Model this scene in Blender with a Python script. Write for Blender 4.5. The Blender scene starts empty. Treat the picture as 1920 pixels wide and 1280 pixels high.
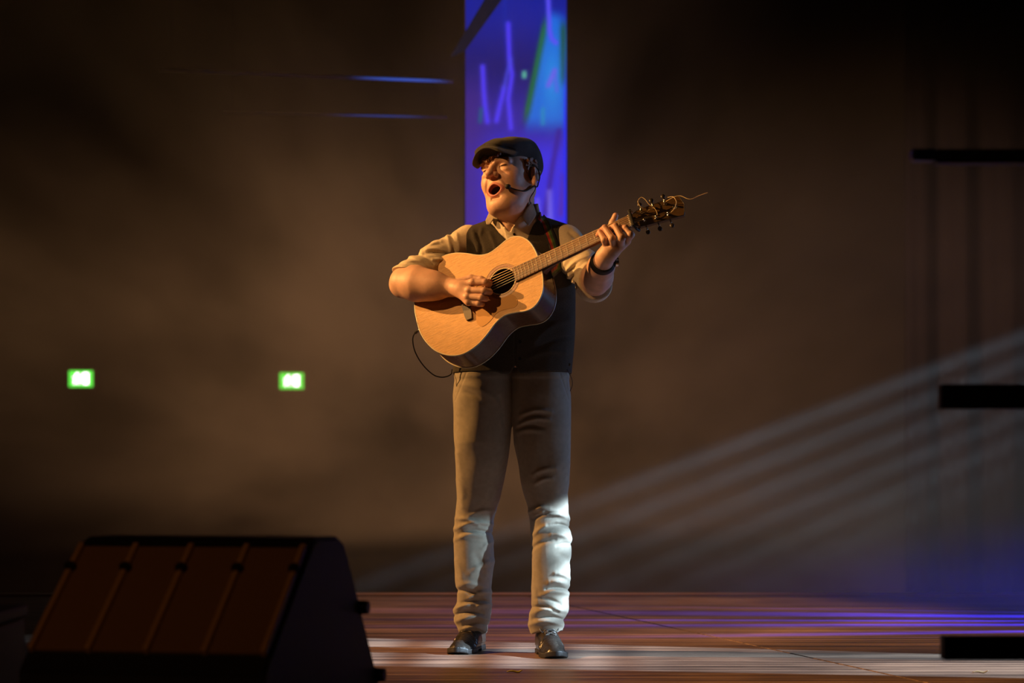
import bpy, bmesh, math, random
import numpy as np
from mathutils import Vector, Matrix

random.seed(7)
rng = np.random.default_rng(7)
scene = bpy.context.scene
COL = scene.collection
PI = math.pi

# ------------------------------------------------------------------ camera
F_PX = 4255.0            # focal length in pixels of the 1920 px wide frame
CAM_H = 0.667            # lens height above the stage floor
HORIZON = 880.0          # image row of the horizon
MAN_Y = 8.15             # distance of the singer

cam_data = bpy.data.cameras.new('camera')
cam = bpy.data.objects.new('camera', cam_data)
COL.objects.link(cam)
cam.location = (0, 0, CAM_H)
cam.rotation_euler = (PI / 2, 0, 0)
cam_data.sensor_width = 36.0
cam_data.lens = 36.0 * F_PX / 1920.0
cam_data.shift_y = (HORIZON - 640.0) / 1920.0
cam_data.clip_end = 200
cam_data.dof.use_dof = True
cam_data.dof.focus_distance = 7.95
cam_data.dof.aperture_fstop = 2.8
scene.camera = cam

# ------------------------------------------------------------------ view, world
vs = scene.view_settings
vs.view_transform = 'Standard'
vs.look = 'None'
vs.exposure = 0.0
vs.gamma = 1.0
vs.use_curve_mapping = False
cy = scene.cycles
cy.use_denoising = True
cy.max_bounces = 6
cy.diffuse_bounces = 3
cy.glossy_bounces = 3
cy.transparent_max_bounces = 8
cy.volume_bounces = 0
cy.volume_step_rate = 7.0
cy.volume_max_steps = 256
cy.sample_clamp_indirect = 4.0
cy.use_light_tree = True

world = bpy.data.worlds.new('dark_hall')
scene.world = world
world.use_nodes = True
world.node_tree.nodes['Background'].inputs[0].default_value = (0.05, 0.04, 0.035, 1)
world.node_tree.nodes['Background'].inputs[1].default_value = 0.02


def px(x, y, Y):
    """pixel of the 1920x1280 frame at depth Y -> world point"""
    return Vector(((x - 960) * Y / F_PX, Y, CAM_H + (HORIZON - y) * Y / F_PX))


def look_rot(loc, target):
    return (Vector(target) - Vector(loc)).to_track_quat('-Z', 'Y').to_euler()


def spot(name, loc, target, color, watts, deg, blend=0.3, radius=0.05):
    l = bpy.data.lights.new(name, 'SPOT')
    l.color = color
    l.energy = watts
    l.spot_size = math.radians(deg)
    l.spot_blend = blend
    l.shadow_soft_size = radius
    o = bpy.data.objects.new(name, l)
    COL.objects.link(o)
    o.location = loc
    o.rotation_euler = look_rot(loc, target)
    return o


def gobo(o, build):
    """stage gobo: the strength of a spot varies with the direction of its beam"""
    l = o.data
    l.use_nodes = True
    nt = l.node_tree
    em = nt.nodes['Emission']
    tc = nt.nodes.new('ShaderNodeTexCoord')
    sep = nt.nodes.new('ShaderNodeSeparateXYZ')
    nt.links.new(tc.outputs['Normal'], sep.inputs[0])

    def m(op, a, b=0.0, c=None):
        n = nt.nodes.new('ShaderNodeMath')
        n.operation = op
        for i, v in enumerate((a, b) if c is None else (a, b, c)):
            if isinstance(v, (int, float)):
                n.inputs[i].default_value = v
            else:
                nt.links.new(v, n.inputs[i])
        return n.outputs[0]
    zz = m('ABSOLUTE', sep.outputs[2])
    u = m('DIVIDE', sep.outputs[0], zz)
    v = m('DIVIDE', sep.outputs[1], zz)
    nt.links.new(build(m, u, v), em.inputs['Strength'])


def edge(m, x, a, b):
    """0 at a, 1 at b, clamped"""
    t = m('MINIMUM', m('MAXIMUM', m('DIVIDE', m('SUBTRACT', x, a), b - a), 0.0), 1.0)
    return m('MULTIPLY', m('MULTIPLY', t, t), m('SUBTRACT', 3.0, m('MULTIPLY', t, 2.0)))


def side_gobo(m, u, v):
    # shutter cuts on four sides; slats across the upper part of the beam, gobo turned a little in its holder
    v = m('SUBTRACT', v, m('MULTIPLY', u, 0.10))
    s = m('MULTIPLY_ADD', m('SINE', m('MULTIPLY', v, 430.0)), 0.5, 0.5)
    s = m('MULTIPLY_ADD', s, 0.85, 0.15)
    upper = edge(m, v, -0.02, 0.02)
    body = m('ADD', m('MULTIPLY', upper, m('MULTIPLY', s, 1.9)), m('MULTIPLY', m('SUBTRACT', 1.0, upper), 0.72))
    cut = m('MULTIPLY', edge(m, v, 0.085, 0.078), edge(m, v, -0.16, -0.10))
    cut = m('MULTIPLY', cut, m('MULTIPLY', edge(m, u, -0.074, -0.066), edge(m, u, 0.082, 0.074)))
    return m('MULTIPLY', body, cut)


def blue_gobo(m, u, v):
    w = m('MULTIPLY', m('SINE', m('MULTIPLY', u, 23.0)), 1.2)
    s = m('MULTIPLY_ADD', m('SINE', m('MULTIPLY_ADD', u, 56.0, w)), 0.5, 0.5)
    return m('MULTIPLY', m('POWER', s, 2.2), edge(m, v, 0.17, 0.02))


# warm key from the wings on the left: profile spot, hard shadows
spot('key_spot', (-6.4, 8.4, 4.0), (0.0, 8.05, 1.15), (1.0, 0.48, 0.14), 3500, 27, 0.5, 0.05)
# second warm profile, higher and more frontal, shuttered to the upper body
spot('key_high', (-4.4, 4.9, 5.1), (-0.06, 8.0, 1.57), (1.0, 0.49, 0.16), 850, 9.4, 0.5, 0.04)
# weak warm wash from the house
spot('front_wash', (-2.6, -3.0, 4.6), (0.0, 8.2, 0.9), (1.0, 0.44, 0.17), 45, 30, 0.8, 0.5)
# cool profile spot high on the right, shuttered, with a slatted gobo
side = spot('side_profile', (6.6, 6.3, 3.0), (0.35, 8.05, 0.0), (0.58, 0.80, 1.0), 8600, 26, 0.1, 0.015)
gobo(side, side_gobo)
# added narrow cool spot, reaches the shin the side beam leaves dark
spot('shin_fill', (4.2, 5.9, 0.95), (-0.125, 8.15, 0.28), (0.54, 0.80, 1.0), 1150, 5.4, 0.35, 0.02)
# cool wash from the right
spot('side_wash', (5.2, 9.3, 1.7), (0.1, 8.1, 1.1), (0.28, 0.52, 1.0), 300, 26, 0.6, 0.2)
# blue strip light grazing the stage floor on the right
blue = spot('floor_blue', (4.8, 9.9, 0.85), (2.0, 9.95, 0.0), (0.02, 0.02, 1.0), 12500, 34, 0.8, 0.02)
gobo(blue, blue_gobo)
# added warm fill from above, brightens the rear of the stage floor
spot('rear_floor_fill', (0.2, 10.9, 6.6), (0.2, 10.6, 0.0), (1.0, 0.50, 0.24), 1050, 36, 0.6, 0.15)
# unseen warm washes added to brighten the haze behind the singer
spot('haze_wash', (-7.4, 11.2, 2.6), (2.0, 26.0, 0.9), (1.0, 0.47, 0.19), 15500, 32, 1.0, 0.3)
spot('haze_wash.001', (7.4, 11.2, 2.6), (-0.4, 26.0, 0.9), (1.0, 0.42, 0.22), 5200, 32, 1.0, 0.3)
spot('haze_wash.002', (-1.6, 10.6, 7.0), (-1.4, 22.0, 0.6), (1.0, 0.48, 0.20), 3600, 32, 1.0, 0.3)
# dim warm fill added to brighten the wedge monitor
spot('wedge_fill', (-2.6, 0.8, 2.9), (-0.85, 5.0, 0.36), (1.0, 0.46, 0.16), 28, 20, 1.0, 0.1)

# ------------------------------------------------------------------ helpers
def ramp01(e0, e1, x):
    t = np.clip((x - e0) / (e1 - e0), 0, 1)
    return t * t * (3 - 2 * t)


def material(name, color, rough=0.6, metal=0.0, var=0.0, scale=40.0, bump=0.0, bscale=200.0,
             stretch=(1, 1, 1), attr=False, spec=0.5, sheen=0.0, sss=0.0, detail=4.0):
    m = bpy.data.materials.new(name)
    m.use_nodes = True
    nt = m.node_tree
    b = nt.nodes['Principled BSDF']
    b.inputs['Roughness'].default_value = rough
    b.inputs['Metallic'].default_value = metal
    b.inputs['Specular IOR Level'].default_value = spec
    if sheen:
        b.inputs['Sheen Weight'].default_value = sheen
    if sss:
        b.inputs['Subsurface Weight'].default_value = sss
        b.inputs['Subsurface Radius'].default_value = (1.0, 0.35, 0.2)
        b.inputs['Subsurface Scale'].default_value = 0.006
    tc = nt.nodes.new('ShaderNodeTexCoord')
    mp = nt.nodes.new('ShaderNodeMapping')
    mp.inputs['Scale'].default_value = stretch
    nt.links.new(tc.outputs['Object'], mp.inputs[0])
    src = None
    if attr:
        a = nt.nodes.new('ShaderNodeVertexColor')
        a.layer_name = 'Col'
        src = a.outputs[0]
    if var > 0:
        n = nt.nodes.new('ShaderNodeTexNoise')
        n.inputs['Scale'].default_value = scale
        n.inputs['Detail'].default_value = detail
        nt.links.new(mp.outputs[0], n.inputs['Vector'])
        mr = nt.nodes.new('ShaderNodeMapRange')
        mr.inputs[1].default_value = 0.3
        mr.inputs[2].default_value = 0.7
        mr.inputs[3].default_value = 1 - var
        mr.inputs[4].default_value = 1 + var
        nt.links.new(n.outputs[0], mr.inputs[0])
        mx = nt.nodes.new('ShaderNodeVectorMath')
        mx.operation = 'SCALE'
        if src is None:
            mx.inputs[0].default_value = color[:3]
        else:
            nt.links.new(src, mx.inputs[0])
        nt.links.new(mr.outputs[0], mx.inputs['Scale'])
        nt.links.new(mx.outputs[0], b.inputs['Base Color'])
    elif src is not None:
        nt.links.new(src, b.inputs['Base Color'])
    else:
        b.inputs['Base Color'].default_value = (*color[:3], 1)
    if bump > 0:
        n2 = nt.nodes.new('ShaderNodeTexNoise')
        n2.inputs['Scale'].default_value = bscale
        n2.inputs['Detail'].default_value = 3.0
        nt.links.new(mp.outputs[0], n2.inputs['Vector'])
        bp = nt.nodes.new('ShaderNodeBump')
        bp.inputs['Strength'].default_value = bump
        bp.inputs['Distance'].default_value = 0.002
        nt.links.new(n2.outputs[0], bp.inputs['Height'])
        nt.links.new(bp.outputs[0], b.inputs['Normal'])
    return m


def emission_mat(name, color=None, strength=1.0):
    m = bpy.data.materials.new(name)
    m.use_nodes = True
    nt = m.node_tree
    nt.nodes.remove(nt.nodes['Principled BSDF'])
    e = nt.nodes.new('ShaderNodeEmission')
    e.inputs[1].default_value = strength
    if color is None:
        a = nt.nodes.new('ShaderNodeVertexColor')
        a.layer_name = 'Col'
        nt.links.new(a.outputs[0], e.inputs[0])
    else:
        e.inputs[0].default_value = (*color, 1)
    nt.links.new(e.outputs[0], nt.nodes['Material Output'].inputs[0])
    return m


def link(name, me, mat=None, parent=None):
    o = bpy.data.objects.new(name, me)
    COL.objects.link(o)
    if mat is not None:
        me.materials.append(mat)
    if parent is not None:
        o.parent = parent
    return o


def tag(o, label=None, category=None, group=None, kind=None):
    for k, v in (('label', label), ('category', category), ('group', group), ('kind', kind)):
        if v:
            o[k] = v
    return o


def empty(name, loc, label, category, group=None):
    o = bpy.data.objects.new(name, None)
    COL.objects.link(o)
    o.location = loc
    o.empty_display_size = 0.1
    return tag(o, label, category, group)


def arr_mesh(name, verts, faces, smooth=True, cols=None):
    """faces: (N,k) int array"""
    me = bpy.data.meshes.new(name)
    v = np.ascontiguousarray(verts, dtype=np.float32)
    f = np.ascontiguousarray(faces, dtype=np.int32)
    k = f.shape[1]
    me.vertices.add(len(v))
    me.vertices.foreach_set('co', v.ravel())
    me.loops.add(f.size)
    me.loops.foreach_set('vertex_index', f.ravel())
    me.polygons.add(len(f))
    me.polygons.foreach_set('loop_start', np.arange(0, f.size, k, dtype=np.int32))
    me.polygons.foreach_set('loop_total', np.full(len(f), k, dtype=np.int32))
    me.polygons.foreach_set('use_smooth', np.full(len(f), smooth, dtype=bool))
    me.update(calc_edges=True)
    me.validate()
    if cols is not None:
        a = me.color_attributes.new('Col', 'FLOAT_COLOR', 'POINT')
        c = np.ones((len(v), 4), np.float32)
        c[:, :3] = cols
        a.data.foreach_set('color', c.ravel())
    return me


def bm_mesh(name, bm, smooth=False):
    me = bpy.data.meshes.new(name)
    bmesh.ops.recalc_face_normals(bm, faces=bm.faces)
    bm.to_mesh(me)
    bm.free()
    if smooth:
        me.polygons.foreach_set('use_smooth', [True] * len(me.polygons))
    return me


def bbox(bm, c, s, rot=None, bevel=0.0):
    m = Matrix.Translation(c)
    if rot is not None:
        m = m @ rot.to_4x4()
    g = bmesh.ops.create_cube(bm, size=1.0, matrix=m @ Matrix.Diagonal((*s, 1)))
    if bevel:
        es = list({e for v in g['verts'] for e in v.link_edges})
        bmesh.ops.bevel(bm, geom=es, offset=bevel, segments=2, affect='EDGES', profile=0.5)


def box_obj(name, c, s, mat, parent=None, rot=None, bevel=0.0):
    bm = bmesh.new()
    bbox(bm, c, s, rot, bevel)
    return link(name, bm_mesh(name, bm), mat, parent)


def tube_arrays(pts, radii, n=8, flat=None):
    """swept tube; flat=(normal, ratio) squashes the section along a normal"""
    P = np.array([list(p) for p in pts], float)
    if np.isscalar(radii):
        radii = [radii] * len(P)
    T = np.gradient(P, axis=0)
    T /= np.linalg.norm(T, axis=1)[:, None] + 1e-12
    ref = np.array([0.31, 0.2, 0.93])
    if abs(T[0] @ ref) > 0.9:
        ref = np.array([1.0, 0.1, 0])
    V = []
    N = ref - (ref @ T[0]) * T[0]
    for i in range(len(P)):
        N = N - (N @ T[i]) * T[i]
        N /= np.linalg.norm(N)
        B = np.cross(T[i], N)
        a = np.linspace(0, 2 * PI, n, endpoint=False)
        V.append(P[i] + radii[i] * (np.cos(a)[:, None] * N + np.sin(a)[:, None] * B))
    V = np.concatenate(V)
    F = []
    for i in range(len(P) - 1):
        for j in range(n):
            k = (j + 1) % n
            F.append((i * n + j, i * n + k, (i + 1) * n + k, (i + 1) * n + j))
    m = len(V)
    V = np.concatenate([V, P[:1], P[-1:]])
    for j in range(n):
        k = (j + 1) % n
        F.append((m, k, j, j))
        F.append((m + 1, (len(P) - 1) * n + j, (len(P) - 1) * n + k, (len(P) - 1) * n + k))
    return V, F


def poly_mesh(name, V, F, smooth=True):
    me = bpy.data.meshes.new(name)
    F2 = []
    for f in F:
        g = []
        for i in f:
            if not g or (i != g[-1] and i != g[0]):
                g.append(int(i))
        F2.append(g)
    me.from_pydata([tuple(map(float, v)) for v in V], [], F2)
    me.validate()
    if smooth:
        me.polygons.foreach_set('use_smooth', [True] * len(me.polygons))
    return me


def smooth_path(pts, n=40):
    """Catmull-Rom through the points"""
    P = np.array([list(p) for p in pts], float)
    P = np.vstack([2 * P[0] - P[1], P, 2 * P[-1] - P[-2]])
    out = []
    segs = len(P) - 3
    for t in np.linspace(0, segs - 1e-6, n):
        i = int(t)
        f = t - i
        a, b, c, d = P[i:i + 4]
        out.append(0.5 * (2 * b + (c - a) * f + (2 * a - 5 * b + 4 * c - d) * f * f + (3 * b - a - 3 * c + d) * f ** 3))
    return np.array(out)


def tube(name, pts, r, mat, parent=None, n=8, samples=None, origin=None):
    if samples:
        pts = smooth_path(pts, samples)
        if not np.isscalar(r):
            r = np.interp(np.linspace(0, 1, samples), np.linspace(0, 1, len(r)), r)
    V, F = tube_arrays(pts, r, n)
    if origin is not None:
        V = V - np.array(origin)
    return link(name, poly_mesh(name, V, F), mat, parent)


def lerp(a, b, t):
    return a + (b - a) * t


# ------------------------------------------------------------------ signed-distance modelling (smooth organic meshes)
def smin(a, b, k):
    h = np.clip(0.5 + 0.5 * (b - a) / k, 0, 1)
    return b + (a - b) * h - k * h * (1 - h)


def smax(a, b, k):
    return -smin(-a, -b, k)


def rcone(P, a, b, r1, r2):
    a = np.asarray(a, np.float32)
    ba = np.asarray(b, np.float32) - a
    pa = P - a
    h = np.clip(pa @ ba / max(float(ba @ ba), 1e-9), 0, 1)
    return np.linalg.norm(pa - h[:, None] * ba, axis=1) - (r1 + (r2 - r1) * h)


def chain(P, pts, radii, k=0.01):
    d = None
    for i in range(len(pts) - 1):
        e = rcone(P, pts[i], pts[i + 1], radii[i], radii[i + 1])
        d = e if d is None else smin(d, e, k)
    return d


def ell(P, c, r, R=None):
    q = P - np.asarray(c, np.float32)
    if R is not None:
        q = q @ np.asarray(R, np.float32)
    r = np.asarray(r, np.float32)
    k0 = np.linalg.norm(q / r, axis=1)
    k1 = np.linalg.norm(q / (r * r), axis=1) + 1e-9
    return np.where(k0 < 1e-3, -r.min(), k0 * (k0 - 1) / k1)


def wav(P, f, seed, n=5):
    """cheap smooth noise, about -1..1"""
    g = np.random.default_rng(seed)
    s = 0
    for i in range(n):
        d = g.normal(size=3)
        d *= f * (0.6 + 0.9 * g.random()) / np.linalg.norm(d)
        s = s + np.sin(P @ d.astype(np.float32) + np.float32(g.random() * 6.28))
    return s / (n * 0.5) ** 0.5 * 0.6


def extract(f, lo, hi, h, B=12, lip=1.7):
    lo = np.asarray(lo, np.float32)
    hi = np.asarray(hi, np.float32)
    nb = np.maximum(1, np.ceil((hi - lo) / (h * B)).astype(int))
    n = nb * B + 1
    ci = np.stack(np.meshgrid(*[np.arange(k) for k in nb], indexing='ij'), -1).reshape(-1, 3)
    cc = (lo + (ci + 0.5) * (B * h)).astype(np.float32)
    dc = f(cc)
    V = np.empty(n, np.float32)
    V4 = V[:-1, :-1, :-1].reshape(nb[0], B, nb[1], B, nb[2], B)
    V4[...] = dc.reshape(nb)[:, None, :, None, :, None]
    for ax in range(3):
        s1 = [slice(None)] * 3
        s2 = [slice(None)] * 3
        s1[ax] = -1
        s2[ax] = -2
        V[tuple(s1)] = V[tuple(s2)]
    act = ci[np.abs(dc) < B * h * 0.87 * lip]
    off = np.stack(np.meshgrid(*[np.arange(B + 1)] * 3, indexing='ij'), -1).reshape(-1, 3)
    step = max(1, 400000 // len(off))
    for s in range(0, len(act), step):
        blk = act[s:s + step]
        gi = (blk[:, None, :] * B + off[None]).reshape(-1, 3)
        vals = f((lo + gi * h).astype(np.float32))
        V[gi[:, 0], gi[:, 1], gi[:, 2]] = vals
    ins = V < 0
    c = np.zeros(tuple(np.array(V.shape) - 1), np.int8)
    for i in (0, 1):
        for j in (0, 1):
            for k in (0, 1):
                c += ins[i:i + c.shape[0], j:j + c.shape[1], k:k + c.shape[2]]
    idx = np.argwhere((c > 0) & (c < 8))
    vid = np.full(c.shape, -1, np.int32)
    vid[idx[:, 0], idx[:, 1], idx[:, 2]] = np.arange(len(idx))
    corners = np.array([(i, j, k) for i in (0, 1) for j in (0, 1) for k in (0, 1)])
    cv = np.stack([V[idx[:, 0] + a, idx[:, 1] + b, idx[:, 2] + d] for a, b, d in corners], 1)
    acc = np.zeros((len(idx), 3))
    cnt = np.zeros(len(idx))
    for a in range(8):
        for b in range(a + 1, 8):
            if np.abs(corners[a] - corners[b]).sum() != 1:
                continue
            x, y = cv[:, a], cv[:, b]
            m = (x < 0) != (y < 0)
            t = np.where(m, x / np.where(m, x - y, 1), 0)
            acc += np.where(m[:, None], corners[a] + t[:, None] * (corners[b] - corners[a]), 0)
            cnt += m
    verts = lo + (idx + acc / cnt[:, None]) * h
    quads = []
    for ax in range(3):
        o1, o2 = [(1, 2), (2, 0), (0, 1)][ax]
        a = [slice(None)] * 3
        b = [slice(None)] * 3
        a[ax] = slice(0, -1)
        b[ax] = slice(1, None)
        A, Bm = ins[tuple(a)], ins[tuple(b)]
        e = np.argwhere(A != Bm)
        ok = (e[:, o1] > 0) & (e[:, o2] > 0) & (e[:, o1] < c.shape[o1]) & (e[:, o2] < c.shape[o2])
        e = e[ok]
        if not len(e):
            continue
        q = []
        for da, db in ((-1, -1), (0, -1), (0, 0), (-1, 0)):
            g = e.copy()
            g[:, o1] += da
            g[:, o2] += db
            q.append(vid[g[:, 0], g[:, 1], g[:, 2]])
        q = np.stack(q, 1)
        flip = ~A[e[:, 0], e[:, 1], e[:, 2]]
        q[flip] = q[flip][:, ::-1]
        quads.append(q[(q >= 0).all(1)])
    return verts, np.concatenate(quads)


def sdf_obj(name, f, lo, hi, h, mat, parent, origin, colf=None):
    v, q = extract(f, lo, hi, h)
    cols = colf(v.astype(np.float32)) if colf else None
    me = arr_mesh(name, v - np.array(origin), q, True, cols)
    return link(name, me, mat, parent)


M_SOLE = material('shoe_sole_rubber', (0.016, 0.014, 0.014), rough=0.5)
M_BLACK = material('matte_black_plastic', (0.010, 0.010, 0.011), rough=0.6, spec=0.25)
M_STEEL = material('polished_steel', (0.75, 0.74, 0.72), rough=0.22, metal=1.0)

# ------------------------------------------------------------------ the hall and the stage
M_WALL = material('black_painted_wall', (0.010, 0.009, 0.008), rough=0.95, var=0.2, scale=3)
M_HFLOOR = material('dark_hall_floor', (0.03, 0.026, 0.024), rough=0.9)


def struct(name, c, s, mat):
    o = box_obj(name, c, s, mat)
    o['kind'] = 'structure'
    return o


X0, X1, Y0, Y1, Z0, Z1 = -8.0, 8.0, -5.0, 30.0, -1.0, 8.5
struct('wall_back', ((X0 + X1) / 2, Y1 + .1, (Z0 + Z1) / 2), (X1 - X0 + .4, .2, Z1 - Z0), M_WALL)
struct('wall_front', ((X0 + X1) / 2, Y0 - .1, (Z0 + Z1) / 2), (X1 - X0 + .4, .2, Z1 - Z0), M_WALL)
struct('wall_left', (X0 - .1, (Y0 + Y1) / 2, (Z0 + Z1) / 2), (.2, Y1 - Y0, Z1 - Z0), M_WALL)
struct('wall_right', (X1 + .1, (Y0 + Y1) / 2, (Z0 + Z1) / 2), (.2, Y1 - Y0, Z1 - Z0), M_WALL)
struct('ceiling', ((X0 + X1) / 2, (Y0 + Y1) / 2, Z1 + .1), (X1 - X0 + .4, Y1 - Y0 + .4, .2), M_WALL)
struct('floor_hall', ((X0 + X1) / 2, (Y0 + Y1) / 2, Z0 - .05), (X1 - X0, Y1 - Y0, .1), M_HFLOOR)

# stage floor: rolls of wood-print vinyl over a black deck
SF0, SF1 = 3.0, 12.08
floor = struct('floor', (0, (SF0 + SF1) / 2, -.503), (15.8, SF1 - SF0, .994), material('black_stage_deck', (.012, .011, .011), rough=.8))


def vinyl():
    m = bpy.data.materials.new('wood_print_vinyl')
    m.use_nodes = True
    nt = m.node_tree
    b = nt.nodes['Principled BSDF']
    tc = nt.nodes.new('ShaderNodeTexCoord')

    def noise(scale, sx, sy, detail=6, rough=.6):
        mp = nt.nodes.new('ShaderNodeMapping')
        mp.inputs['Scale'].default_value = (sx, sy, 1)
        nt.links.new(tc.outputs['Object'], mp.inputs[0])
        n = nt.nodes.new('ShaderNodeTexNoise')
        n.inputs['Scale'].default_value = scale
        n.inputs['Detail'].default_value = detail
        n.inputs['Roughness'].default_value = rough
        nt.links.new(mp.outputs[0], n.inputs['Vector'])
        return n.outputs[0]
    g1 = noise(5, .10, 4.6, 7, .7)
    g2 = noise(1.3, 1, 1.6, 4)
    cr = nt.nodes.new('ShaderNodeValToRGB')
    cr.color_ramp.elements[0].position = .36
    cr.color_ramp.elements[0].color = (.042, .025, .018, 1)
    cr.color_ramp.elements[1].position = .64
    cr.color_ramp.elements[1].color = (.34, .215, .150, 1)
    e = cr.color_ramp.elements.new(.5)
    e.color = (.150, .092, .066, 1)
    ad = nt.nodes.new('ShaderNodeMath')
    ad.operation = 'MULTIPLY_ADD'
    ad.inputs[1].default_value = .45
    nt.links.new(g2, ad.inputs[0])
    sub = nt.nodes.new('ShaderNodeMath')
    sub.operation = 'MULTIPLY_ADD'
    sub.inputs[1].default_value = 1.0
    sub.inputs[2].default_value = -.225
    nt.links.new(g1, sub.inputs[0])
    nt.links.new(sub.outputs[0], ad.inputs[2])
    nt.links.new(ad.outputs[0], cr.inputs[0])
    nt.links.new(cr.outputs[0], b.inputs['Base Color'])
    rr = nt.nodes.new('ShaderNodeMapRange')
    rr.inputs[3].default_value = .36
    rr.inputs[4].default_value = .62
    nt.links.new(g1, rr.inputs[0])
    nt.links.new(rr.outputs[0], b.inputs['Roughness'])
    bp = nt.nodes.new('ShaderNodeBump')
    bp.inputs['Strength'].default_value = .9
    bp.inputs['Distance'].default_value = .004
    nt.links.new(noise(9, .10, 3.6, 6, .7), bp.inputs['Height'])
    nt.links.new(bp.outputs[0], b.inputs['Normal'])
    return m


M_VINYL = vinyl()
SL = -.2517
GAP = .008
for k in range(-4, 5):
    V = []
    for z in (-.006, 0.0):
        for Y, s in ((SF0, 0), (SF0, 1), (SF1 - .17, 1), (SF1 - .17, 0)):
            xx = .589 + SL * (Y - 9.92) + (k + s) * 2.0 + (GAP if s == 0 else -GAP)
            V.append((min(max(xx, -7.8), 7.8), Y, z))
    if V[1][0] - V[0][0] < .05 and V[2][0] - V[3][0] < .05:
        continue
    F = [(3, 2, 1, 0), (4, 5, 6, 7), (0, 1, 5, 4), (1, 2, 6, 5), (2, 3, 7, 6), (3, 0, 4, 7)]
    V = [(a, b - 0, c + .503) for a, b, c in V]
    o = link('floor_panel', poly_mesh('floor_panel', [(a, b - (SF0 + SF1) / 2, c) for a, b, c in V], F, False), M_VINYL, None)
    o.location = (0, (SF0 + SF1) / 2, -.503)
    o.parent = floor
    o.location = (0, (SF0 + SF1) / 2, -.503)
struct('trim_1', (0, SF1 - .08, .003), (15.8, .16, .018), material('oak_edge_board', (.30, .17, .11), rough=.5, var=.2, scale=6, stretch=(.3, 6, 6)))

# ------------------------------------------------------------------ screens, pipes, signs behind
M_HOUSE = material('matte_black_housing', (.012, .012, .013), rough=.7)
SCR_Y = 15.0


def lin(c):
    c = np.asarray(c, float) / 255
    return np.where(c <= .04045, c / 12.92, ((c + .055) / 1.055) ** 2.4)


def paint_screen(x, y):
    n = len(x)
    t = lambda a, b: ramp01(a, b, y)
    C = np.tile(np.array((8, 28, 150.)), (n, 1))

    def mix(w, c):
        w = np.clip(w, 0, 1)[:, None]
        C[:] = C * (1 - w) + np.array(c, float) * w
    mix(t(20, 140), (12, 16, 110))
    mix(t(120, 230) * .9, (48, 34, 165))
    mix(t(230, 300), (56, 46, 232))
    mix(ramp01(940, 880, x) * t(90, 200) * .75, (62, 34, 130))
    mix(ramp01(952, 944, x) * ramp01(940, 950, x) * t(90, 0) * .5, (10, 60, 200))
    # cyan hill with green edge
    apex, le = 1028, 1028 - (y - 15) * .205
    hill = ramp01(-4, 10, x - le) * ramp01(10, 40, y) * ramp01(262, 215, y) * ramp01(1080, 1040, x - (y - 15) * .35 + 10)
    mix(hill * .95, (16, 110, 225))
    mix(np.exp(-((x - le - 0) / 6) ** 2) * ramp01(15, 60, y) * ramp01(245, 200, y), (14, 105, 60))
    mix(np.exp(-((x - 1056) / 6) ** 2) * ramp01(30, 60, y) * ramp01(170, 140, y), (10, 80, 70))
    mix(np.exp(-((x - 1035) / 18) ** 2 - ((y - 150) / 60) ** 2) * .7, (30, 150, 235))
    mix(np.exp(-((x - 983) / 5) ** 2 - ((y - 140) / 8) ** 4), (90, 190, 160))

    def streak(pts, w, c, k=1.0):
        d = np.full(n, 1e9)
        for (ax, ay), (bx, by) in zip(pts[:-1], pts[1:]):
            ex, ey = bx - ax, by - ay
            h = np.clip(((x - ax) * ex + (y - ay) * ey) / (ex * ex + ey * ey), 0, 1)
            d = np.minimum(d, np.hypot(x - ax - h * ex, y - ay - h * ey))
        mix(k * np.exp(-(d / w) ** 2), c)
    V_ = (78, 58, 250)
    streak([(905, 125), (907, 170), (909, 195), (914, 228)], 5.5, V_)
    streak([(953, 45), (955, 110), (960, 140), (953, 185), (958, 240)], 5.5, V_)
    streak([(945, 165), (938, 195), (931, 226)], 5.5, V_)
    streak([(958, 110), (950, 140), (945, 165)], 4, (70, 70, 230), .8)
    streak([(1028, 0), (1030, 55), (1034, 72), (1042, 80)], 5, (92, 80, 250))
    streak([(1040, 132), (1028, 160)], 5, (110, 100, 240))
    streak([(1040, 135), (1044, 170)], 4, (90, 100, 235), .8)
    streak([(902, 205), (900, 228)], 4, (10, 110, 130), .7)
    streak([(1018, 205), (1018, 232)], 4, (30, 150, 190), .7)
    streak([(1048, 245), (1042, 280), (1036, 310), (1030, 350), (1022, 400)], 5, (52, 24, 150), .85)
    streak([(1058, 330), (1052, 400)], 6, (90, 40, 170), .7)
    streak([(1008, 375), (1010, 415)], 5, (120, 104, 245), .7)
    streak([(1030, 360), (1032, 415)], 6, (130, 116, 245), .7)
    mix(np.exp(-((x - 1060) / 3.5) ** 2) * ramp01(60, 250, y), (20, 40, 255))
    return lin(np.clip(C, 0, 255))


led = empty('led_column', px(967, 610, SCR_Y), 'tall hanging LED screen glowing blue and violet behind the singer', 'screen')
lo0 = np.array(led.location)
gx, gy = np.meshgrid(np.linspace(873, 1062, 74), np.linspace(-70, 600, 240), indexing='xy')
gx, gy = gx.ravel(), gy.ravel()
Vs = np.array([px(a, b, SCR_Y) for a, b in zip(gx, gy)]) - lo0
F = [(j * 74 + i, j * 74 + i + 1, (j + 1) * 74 + i + 1, (j + 1) * 74 + i) for j in range(239) for i in range(73)]
F = [f[::-1] for f in F]
link('screen', arr_mesh('screen', Vs, np.array(F), True, paint_screen(gx, gy)), emission_mat('led_picture', None, 1.0), led)
a, b = np.array(px(869, 606, SCR_Y)) - lo0, np.array(px(1066, -75, SCR_Y)) - lo0
box_obj('housing', ((a[0] + b[0]) / 2, .064, (a[2] + b[2]) / 2), (b[0] - a[0], .12, b[2] - a[2]), M_HOUSE, led)
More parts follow.
